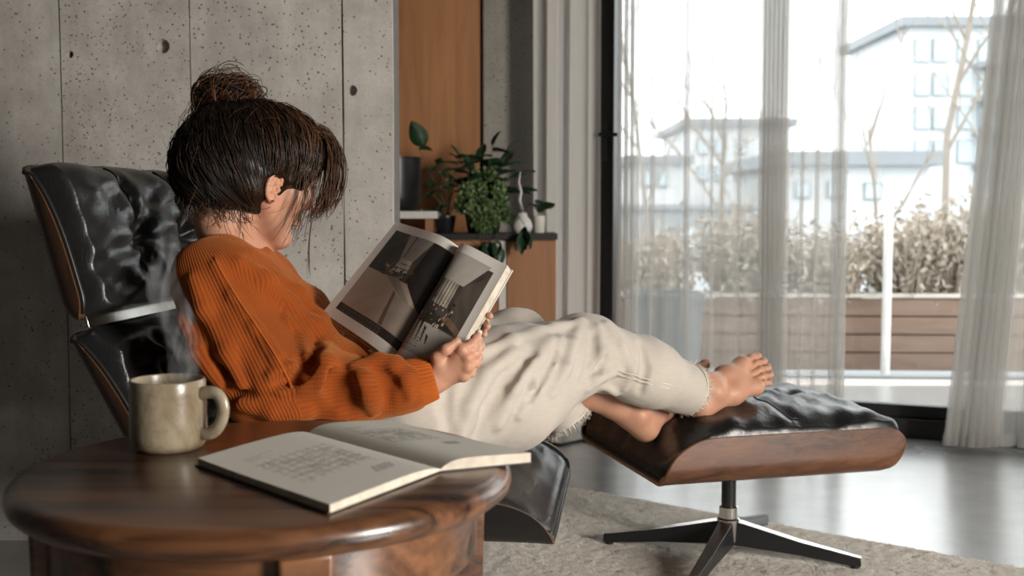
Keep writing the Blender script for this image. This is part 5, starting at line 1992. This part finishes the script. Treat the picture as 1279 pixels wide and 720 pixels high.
folds = [
    # soft rolls where the sleeve bends and bunches on the forearm
    ([(372, 392), (392, 412), (406, 436), (404, 458), (388, 470)], .020, .030, .5, 'add'),
    ([(352, 486), (380, 478), (410, 474), (424, 486), (424, 508)], .018, .026, .5, 'add'),
    ([(392, 440), (384, 456), (378, 464)], .008, .02, .1, 'sub'),
    ([(440, 462), (452, 476), (462, 496), (466, 514)], .016, .024, .5, 'add'),
    ([(476, 456), (492, 462), (506, 474), (512, 492)], .013, .02, .5, 'add'),
    ([(430, 470), (434, 490), (436, 512)], .008, .02, .1, 'sub'),
    ([(470, 462), (480, 480), (484, 504)], .007, .018, .1, 'sub'),
    ([(300, 330), (330, 352), (360, 382), (386, 418)], .016, .035, .6, 'add'),
    ([(268, 330), (290, 370), (318, 410), (346, 450), (362, 482)], .009, .022, .5, 'add'),
    ([(345, 345), (372, 368), (398, 400), (416, 430)], .014, .03, .5, 'add'),
    ([(262, 450), (290, 486), (330, 512)], .012, .03, .1, 'sub'),
    ([(232, 400), (248, 440), (276, 480)], .014, .035, .5, 'add'),
    ([(300, 506), (340, 516), (384, 514)], .012, .03, .5, 'add'),
    ([(404, 462), (416, 476), (420, 500)], .009, .02, .1, 'sub'),
    ([(448, 456), (470, 452), (496, 456), (516, 466)], .012, .02, .5, 'add'),
    ([(356, 400), (376, 424), (384, 446)], .013, .02, .5, 'add'),
    ([(340, 470), (366, 462), (392, 466)], .011, .02, .5, 'add'),
    ([(350, 478), (378, 470), (398, 474)], .007, .018, .1, 'sub'),
    ([(240, 350), (256, 390), (282, 440), (300, 480)], .011, .03, .5, 'add'),
]
R_ = [ridge(sw, f[0], f[1], f[2], f[3], f[4]) for f in folds]
for r_ in R_:
    if r_: sw.chain(r_[0], [q * (1.3 if r_[3] == 'add' else 1.0) for q in r_[1]], k=r_[2] * (.55 if r_[3] == 'add' else 1.3), mode=r_[3])
# neck opening
sw.cone(NECK + np.array([-.004, 0, -.010]), NECK + unit(hp(-.04, 0, -.08) - NECK) * .08, .0565, .075, k=.006, mode='sub')


def sw_post(P, D):
    x, y, z = P[..., 0], P[..., 1], P[..., 2]
    return D + .0032 * np.sin(31 * x + 9 * z + 2.5 * np.sin(17 * z + 8 * y)) * np.sin(24 * z - 13 * y + 1) + .0018 * np.sin(61 * x - 43 * z + 2 * np.sin(23 * y))


sw.post = sw_post
V, F = sw.mesh('sweater', 0.0032)
V = smooth_mesh(V, F, 2, .5)
me = np_mesh('sweater', V, F)
bones = [(CHEST * 0.5 + NECK * .5, BELLY, .15, np.array([0, 1.0, 0])), (BELLY, PELV, .15, np.array([0, 1.0, 0])), (SHR + np.array([0, -.01, 0]), ELR, .076, np.array([1.0, 0, 0])), (ELR, WRR, .060, np.array([0, 0, 1.0])), (SHL, ELL, .07, np.array([1.0, 0, 0])), (ELL, WRL, .055, np.array([0, 0, 1.0]))]
nb_ = len(bones)
DD = np.zeros((len(V), nb_)); RB = np.zeros((len(V), nb_)); AL = np.zeros((len(V), nb_)); AG = np.zeros((len(V), nb_))
for bi, (a, b, r_, ref) in enumerate(bones):
    ab = b - a; L = np.linalg.norm(ab); t_ = ((V - a) @ ab) / (L * L)
    tc = np.clip(t_, 0, 1)
    DD[:, bi] = np.linalg.norm(V - a - tc[:, None] * ab, axis=1) / r_ * (.93 if bi < 2 else 1)
    e1 = unit(ref - ab * (ref @ ab) / (L * L)); e2 = np.cross(unit(ab), e1)
    q = V - a - t_[:, None] * ab
    AG[:, bi] = np.arctan2(q @ e2, q @ e1); AL[:, bi] = t_ * L
fb = DD[F].mean(1).argmin(1)                          # one bone for each face
ang = AG[F, fb[:, None]]
ang = np.where((ang.max(1) - ang.min(1) > PI)[:, None] & (ang < 0), ang + 2 * PI, ang)
rad_ = np.array([q[2] for q in bones])[fb]
for nm, val in (('rib', ang * rad_[:, None]), ('along', AL[F, fb[:, None]])):
    at_ = me.attributes.new(nm, 'FLOAT', 'CORNER')
    at_.data.foreach_set('value', val.astype(np.float32).ravel())
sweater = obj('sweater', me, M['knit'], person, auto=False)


def ribbed_tube(name, centers, radii, nrib, depth, parent, n=None, flatten=None):
    n = nrib * 6
    pts = [np.array(c) for c in centers]
    t = unit(pts[-1] - pts[0])
    a = unit(np.cross(t, [0, 0.2, 1.0])); b = np.cross(t, a)
    rows = []
    for c, r in zip(pts, radii):
        row = []
        for k in range(n):
            w = 2 * PI * k / n
            rr = r + depth * math.cos(nrib * w)
            row.append(c + a * rr * math.cos(w) + b * rr * math.sin(w))
        rows.append(row)
    o = obj(name, MB().grid(np.array(rows), wrap=True), M['knit_plain'], parent, auto=False)
    return o


t = NT('rust_rib_knit')
t.pbr(t.mix(t.noise(t.coord(), 60, 4), (0.31, 0.064, 0.010), (0.44, 0.108, 0.018)), 0.95, 0, t.bump(t.noise(t.coord(), 500, 2), .5, .002), .12, Sheen_Weight=.35, Sheen_Tint=(0.9, 0.4, 0.15))
M['knit_plain'] = t.m
cd = unit(WRR - FMR)
cds = unit(at(552, 470, 2.02) - at(508, 482, 2.012))
c_end = at(540, 473, 2.02)
qs = (-.070, -.066, -.05, -.03, -.012, 0.0, .004, .004, 0)
ribbed_tube('cuff', [c_end + cds * q for q in qs], [.036, .044, .046, .044, .041, .0385, .036, .032, .028], 34, .0013, sweater)
cl = unit(WRL - ELL); cl_end = WRL - cl * .012
ribbed_tube('cuff', [cl_end + cl * q for q in qs], [.036, .042, .043, .041, .038, .036, .034, .031, .028], 34, .0013, sweater)
nd = unit(hp(-.04, 0, -.08) - NECK)
nc = NECK - nd * .014
ribbed_tube('collar', [nc + nd * q for q in (-.018, -.012, -.002, .008, .013, .012, .004, -.01)], [.0675, .0680, .0655, .0635, .0610, .0580, .0575, .0585], 60, .0009, sweater)
# stitched armhole seam
seam2 = []
sp_px = bez([(268, 322), (282, 352), (300, 380), (322, 410), (346, 440), (364, 484)], 34)
for (x, y) in sp_px[:, :2]:
    h_ = sw.hit(x, y)
    if h_ is not None: seam2.append(h_ + unit(h_ - np.array([0, 0, CAM_H])) * .0008)
obj('shoulder_seam', MB().tube(seam2, .0024, 6), M['knit_plain'], sweater, auto=False)

# ---- trousers
tr_ = Field()
tr_.cone(HIPR + np.array([-.05, .02, .0]), HIPL + np.array([-.05, -.02, 0]), .105, .105, k=.05)
mR = (HIPR + KNR) / 2
tr_.chain([HIPR + np.array([-.02, 0, 0]), mR + np.array([0, 0, -.012]), KNR + np.array([-.012, 0, .000])], [.112, .106, .078], k=.05)
tr_.chain([HIPR + np.array([.02, -.01, -.03]), at(640, 505, 2.30), at(700, 466, 2.40)], [.085, .082, .066], k=.05)     # hanging fullness
tr_.chain([KNR + np.array([0, 0, -.006]), KNR * .55 + ANR * .45 + np.array([0, 0, -.008]), at(857, 487, 2.595)], [.078, .072, .060], k=.04)
mL = (HIPL + KNL) / 2
tr_.chain([HIPL, mL, KNL + np.array([0, 0, 0.0])], [.105, .098, .074], k=.05)
hemL = at(706, 520, 2.575)
tr_.chain([KNL, KNL * .5 + hemL * .5, hemL], [.076, .074, .056], k=.035)
tfolds = [
    ([(725, 402), (716, 430), (706, 460), (690, 492)], .011, .026, .5, 'add'),
    ([(748, 408), (752, 440), (746, 470), (734, 486)], .010, .024, .5, 'add'),
    ([(740, 420), (738, 450), (728, 478)], .010, .026, .1, 'sub'),
    ([(758, 404), (776, 432), (788, 462), (780, 486)], .010, .026, .5, 'add'),
    ([(690, 425), (664, 452), (640, 486), (622, 530)], .012, .03, .5, 'add'),
    ([(664, 440), (636, 470), (610, 510), (596, 545)], .012, .03, .1, 'sub'),
    ([(640, 440), (606, 470), (584, 510), (574, 545)], .012, .03, .5, 'add'),
    ([(600, 440), (640, 425), (690, 410), (724, 402)], .010, .026, .5, 'add'),
    ([(650, 392), (646, 412), (636, 432)], .008, .02, .5, 'add'),
    ([(668, 396), (672, 408), (664, 424)], .008, .02, .5, 'add'),
    ([(625, 394), (616, 412), (608, 430)], .008, .022, .5, 'add'),
    ([(770, 492), (752, 482), (742, 494), (728, 512)], .009, .02, .5, 'add'),
    ([(800, 430), (806, 460), (800, 490)], .007, .024, .1, 'sub'),
    ([(560, 470), (556, 510), (560, 540)], .010, .03, .1, 'sub'),
    ([(700, 424), (690, 452), (668, 484), (648, 520)], .010, .022, .5, 'add'),
    ([(694, 440), (680, 468), (662, 500)], .008, .02, .1, 'sub'),
    ([(736, 470), (748, 462), (756, 448)], .009, .018, .1, 'sub'),
    ([(736, 486), (742, 476), (756, 468), (774, 466)], .010, .02, .5, 'add'),
]
R_ = [ridge(tr_, f[0], f[1], f[2], f[3], f[4]) for f in tfolds]
for r_ in R_:
    if r_: tr_.chain(r_[0], r_[1] if r_[3] == 'sub' else [q * 1.0 for q in r_[1]], k=r_[2] * .6, mode=r_[3])
# hollow trouser legs at the hems
dR = unit(ANR - KNR); dL = unit(ANL - KNL)
hR = at(857, 487, 2.595); hL = hemL
cutR, cutL = unit(at(868, 484, 2.62) - at(840, 478, 2.57)), unit(hemL - KNL)
hemR_c = at(861, 486, 2.60)


def tr_post(P, D):
    x, y, z = P[..., 0], P[..., 1], P[..., 2]
    D = D + .0012 * np.sin(27 * x + 14 * z + 3 * np.sin(11 * y + 9 * z)) * np.sin(21 * z + 17 * x) + .0012 * np.sin(70 * x + 52 * y - 38 * z)
    # cut both hems with planes, only near them
    sR = (P - hemR_c) @ cutR; nearR = np.linalg.norm(P - hemR_c, axis=-1) < .16
    D = np.where(nearR, np.maximum(D, sR), D)
    sL = (P - hemL - cutL * .012) @ cutL; nearL = np.linalg.norm(P - hemL, axis=-1) < .085
    D = np.where(nearL, np.maximum(D, sL), D)
    return D


tr_.post = tr_post
tr_.cone(hemR_c - cutR * .045, hemR_c + cutR * .06, .046, .054, k=.004, mode='sub')
tr_.cone(hemL - cutL * .035, hemL + cutL * .08, .042, .050, k=.004, mode='sub')
V, F = tr_.mesh('trousers', 0.0034)
V = smooth_mesh(V, F, 2, .5)
tro = obj('trousers', np_mesh('trousers', V, F), M['denim'], person, auto=False)


def fringe(c, d, r, n, seed):
    rg = random.Random(seed)
    a = unit(np.cross(d, [0, .3, 1.0])); b = np.cross(d, a)
    mb = MB()
    for i in range(n):
        w = rg.uniform(0, 2 * PI)
        o = a * math.cos(w) + b * math.sin(w)
        p = c + o * r * rg.uniform(.94, 1.02) - d * .004
        L = rg.uniform(.006, .020)
        mb.tube([p, p + d * L * .5 + o * rg.gauss(.001, .003), p + d * L + o * rg.gauss(.001, .005) + np.array([0, 0, -.002])], [.0010, .0008, .0003], 3, False)
    ring = [c + (a * math.cos(w) + b * math.sin(w)) * r * 1.0 - d * .003 for w in np.linspace(0, 2 * PI, 50)]
    mb.tube(ring, .0022, 5, False)
    o = obj('frayed_hem', mb, M['denim_thread'], tro, auto=False)
    o['kind'] = 'stuff'


fringe(hemR_c, cutR, .0575, 420, 1)
fringe(hemL + cutL * .012, cutL, .054, 300, 2)
sm = MB()
for off_ in (0, 5):
    pts = []
    for (x, y) in ((772, 464), (792, 469), (812, 475), (832, 480), (852, 484)):
        h_ = tr_.hit(x, y + off_)
        if h_ is not None: pts.append(h_)
    if len(pts) > 2: sm.tube(pts, .0011, 5)
if sm.v: obj('side_seam', sm, M['denim_thread'], tro, auto=False)

# ================================================================== OPEN BOOK IN HER HANDS
b0, b1 = at(492, 455, 2.125), at(575, 311, 2.245)                 # spine, bottom and top
rt_, lt_ = at(638, 338, 2.165), at(498, 281, 2.37)                # outer top corners of right and left page
lb_ = at(407, 394, 2.285)
wr_ = rt_ - b1
rb_ = b0 + wr_ * 0.96
book = thing('open_book', 'open illustrated book held up in the reader\'s hands', 'book', tuple(b0))


def quad(u, v, c00, c10, c01, c11):
    return (c00 * (1 - u)[..., None] * (1 - v)[..., None] + c10 * u[..., None] * (1 - v)[..., None] + c01 * (1 - u)[..., None] * v[..., None] + c11 * u[..., None] * v[..., None])


bn = unit(np.cross(b1 - b0, wr_))
if bn @ (np.array([0, 0, CAM_H]) - b0) < 0: bn = -bn


def poly_mask(U, V, pts):
    """convex polygon, any winding"""
    n = len(pts); s0 = None
    m = np.ones(U.shape, bool)
    ar = sum(pts[i][0] * pts[(i + 1) % n][1] - pts[(i + 1) % n][0] * pts[i][1] for i in range(n))
    for i in range(n):
        a, b = pts[i], pts[(i + 1) % n]
        c = (b[0] - a[0]) * (V - a[1]) - (b[1] - a[1]) * (U - a[0])
        m &= (c >= 0) if ar > 0 else (c <= 0)
    return m


def paint(U, V, side):
    """printed photographs of a dim interior; U across the page left->right, V bottom->top"""
    rg = np.random.default_rng(5 if side == 'L' else 6)
    col = np.ones(U.shape + (3,)) * np.array([0.60, 0.565, 0.515])
    nz = np.sin(U * 17 + 3 * np.sin(V * 11)) * np.sin(V * 13 + 2 * np.sin(U * 9)) * .6 + rg.normal(0, .25, U.shape)

    def put(pts, c, soft=0.0, n=.0):
        m = poly_mask(U, V, pts)
        col[m] = (np.array(c) * (1 + n * nz[..., None]))[m]
    K = (0.022, 0.019, 0.016)
    if side == 'L':
        X0, X1, Y0, Y1 = .10, 1.0, .155, .925
        put([(X0, Y0), (X1, Y0), (X1, Y1), (X0, Y1)], (0.30, 0.235, 0.18), n=.10)              # floor / table
        put([(X0, .53), (X1, .53), (X1, Y1), (X0, Y1)], (0.060, 0.052, 0.044), n=.35)           # dark room
        put([(.10, .53), (.36, .53), (.42, .80), (.30, Y1), (.10, Y1)], (0.035, 0.032, 0.024), n=.5)
        put([(.36, .925), (.76, .925), (.64, .70), (.44, .70)], (0.23, 0.21, 0.18), n=.12)      # ceiling light
        put([(.47, .925), (.50, .925), (.49, .72), (.47, .72)], (0.09, 0.08, 0.07))
        put([(.44, .58), (.66, .60), (.64, .71), (.45, .71)], (0.42, 0.38, 0.32), n=.5)         # window
        for k in range(6):
            x = .455 + k * .035
            put([(x, .58), (x + .006, .58), (x + .006, .71), (x, .71)], K)
        for y in (.62, .66): put([(.44, y), (.66, y + .006), (.66, y + .012), (.44, y + .006)], K)
        put([(.76, .925), (1.0, .925), (1.0, .38), (.70, .56)], (0.018, 0.015, 0.013), n=.3)     # dark wall right
        for k in range(60):
            x, y, w, h = rg.uniform(.30, .74), rg.uniform(.52, .62), rg.uniform(.006, .03), rg.uniform(.004, .022)
            put([(x, y), (x + w, y), (x + w, y + h), (x, y + h)], (np.array([.25, .19, .13]) if rg.random() < .35 else np.array(K)) * rg.uniform(.6, 1.5))
        put([(.10, .53), (.34, .545), (.88, .40), (.86, .385), (.34, .525), (.10, .51)][:], (0.045, 0.036, 0.028))
        put([(.42, .53), (.60, .55), (.88, .41), (.80, .40)], (0.20, 0.165, 0.13), n=.2)
        put([(.64, .44), (.68, .43), (.75, .16), (.69, .16)], (0.10, 0.078, 0.06))
        put([(.68, .42), (1.0, .40), (1.0, .155), (.75, .155)], (0.215, 0.175, 0.14), n=.15)
        put([(X0, .085), (X1, .085), (X1, .155), (X0, .155)], K)
        for k in range(3):
            for j in range(14):
                x = .14 + j * .045 + rg.uniform(0, .01)
                put([(x, .10 + k * .017), (x + .03, .10 + k * .017), (x + .03, .105 + k * .017), (x, .105 + k * .017)], (.10, .09, .08))
    else:
        X0, X1, Y0, Y1 = 0.0, .86, .30, .90
        put([(X0, Y0), (X1, Y0), (X1, Y1), (X0, Y1)], (0.055, 0.046, 0.038), n=.4)
        put([(.06, .93), (.80, .93), (.56, .70), (.20, .70)], (0.36, 0.335, 0.295), n=.08)      # ceiling
        put([(.56, .70), (.86, .86), (.86, .40), (.58, .46)], (0.075, 0.062, 0.050), n=.3)
        put([(.22, .50), (.50, .50), (.49, .70), (.23, .70)], (0.36, 0.32, 0.265), n=.6)
        for k in range(5):
            x = .24 + k * .055
            put([(x, .50), (x + .012, .50), (x + .012, .70), (x, .70)], K)
        put([(.0, .90), (.14, .90), (.22, .60), (.0, .44)], (0.038, 0.032, 0.026), n=.5)
        put([(.58, .46), (.86, .40), (.86, .34), (.50, .42)], (0.16, 0.10, 0.065), n=.4)
        put([(.0, .34), (.86, .34), (.86, .10), (.0, .10)], (0.30, 0.275, 0.245), n=.08)
        put([(.24, .34), (.86, .36), (.60, .40), (.22, .47)], (0.03, 0.024, 0.02), n=.4)
        for k in range(90):
            x, y, w, h = rg.uniform(.04, .62), rg.uniform(.33, .54), rg.uniform(.006, .035), rg.uniform(.004, .03)
            put([(x, y), (x + w, y), (x + w, y + h), (x, y + h)], (np.array([.42, .33, .25]) if rg.random() < .25 else np.array(K)) * rg.uniform(.6, 1.3))
        for k in range(5):
            x = .06 + .09 * k
            put([(x, .47 - .05 * k), (x + .05, .46 - .05 * k), (x + .07, .20), (x + .055, .20)], (0.02, 0.016, 0.013))
        put([(.0, .0), (1.0, .0), (1.0, .10), (.0, .10)], (0.52, 0.49, 0.44))
        for k in range(7):
            y = .28 - k * .022
            for j in range(5):
                x = .04 + j * .07 + rg.uniform(0, .01)
                put([(x, y), (x + .055, y), (x + .055, y + .007), (x, y + .007)], (.12, .105, .09))
    return col


for side in ('L', 'R'):
    nu, nv = 200, 260
    U, Vv = np.meshgrid(np.linspace(0, 1, nu), np.linspace(0, 1, nv), indexing='ij')      # U: spine -> outer edge
    if side == 'R': flatp = quad(U, Vv, b0, rb_, b1, rt_)
    else: flatp = quad(U, Vv, b0, lb_, b1, lt_)
    thick = .018 if side == 'R' else .012
    hgt = thick * np.clip(1 - np.exp(-U * 11), 0, 1) * 1.0 + .020 * np.sin(PI * np.clip(U, 0, 1) ** .62) * (1 - U) ** .6
    top = flatp + bn * hgt[..., None]
    uu = U if side == 'R' else 1 - U
    pg = obj('page', MB().grid(top, flip=(side == 'L')), M['print'], book, auto=False, fixn=False)
    set_print(pg.data, paint(uu, Vv, side))
    ring = [(i, 0) for i in range(0, nu, 4)] + [(nu - 1, j) for j in range(0, nv, 10)] + [(nu - 1, nv - 1)] + [(i, nv - 1) for i in range(nu - 1, -1, -4)]
    Pt = np.array([top[i, j] for i, j in ring]) - bn * .0002
    Pb = np.array([flatp[i, j] for i, j in ring]) - bn * .001
    Pm = np.stack([Pb, Pb * .66 + Pt * .34, Pb * .33 + Pt * .67, Pt])
    bl = obj('leaves_block', MB().grid(Pm), M['pages'], book, auto=False, fixn=False)
    fattr(bl.data, 'leafs', np.repeat(np.linspace(0, thick, 4), len(ring)))
    # cover board
    o_ = (rb_ - b0) if side == 'R' else (lb_ - b0)
    e0, e1 = (rb_, rt_) if side == 'R' else (lb_, lt_)
    sd = unit(b1 - b0) * .003
    cs = [b0 - sd, e0 + unit(e0 - b0) * .003 - sd, e1 + unit(e1 - b1) * .003 + sd, b1 + sd]
    vs = [c - bn * .0012 for c in cs] + [c - bn * .0038 for c in cs]
    obj('cover', MB().add(vs, [(0, 1, 2, 3), (7, 6, 5, 4), (0, 4, 5, 1), (1, 5, 6, 2), (2, 6, 7, 3), (3, 7, 4, 0)]), M['cover_white'], book, smooth=False)
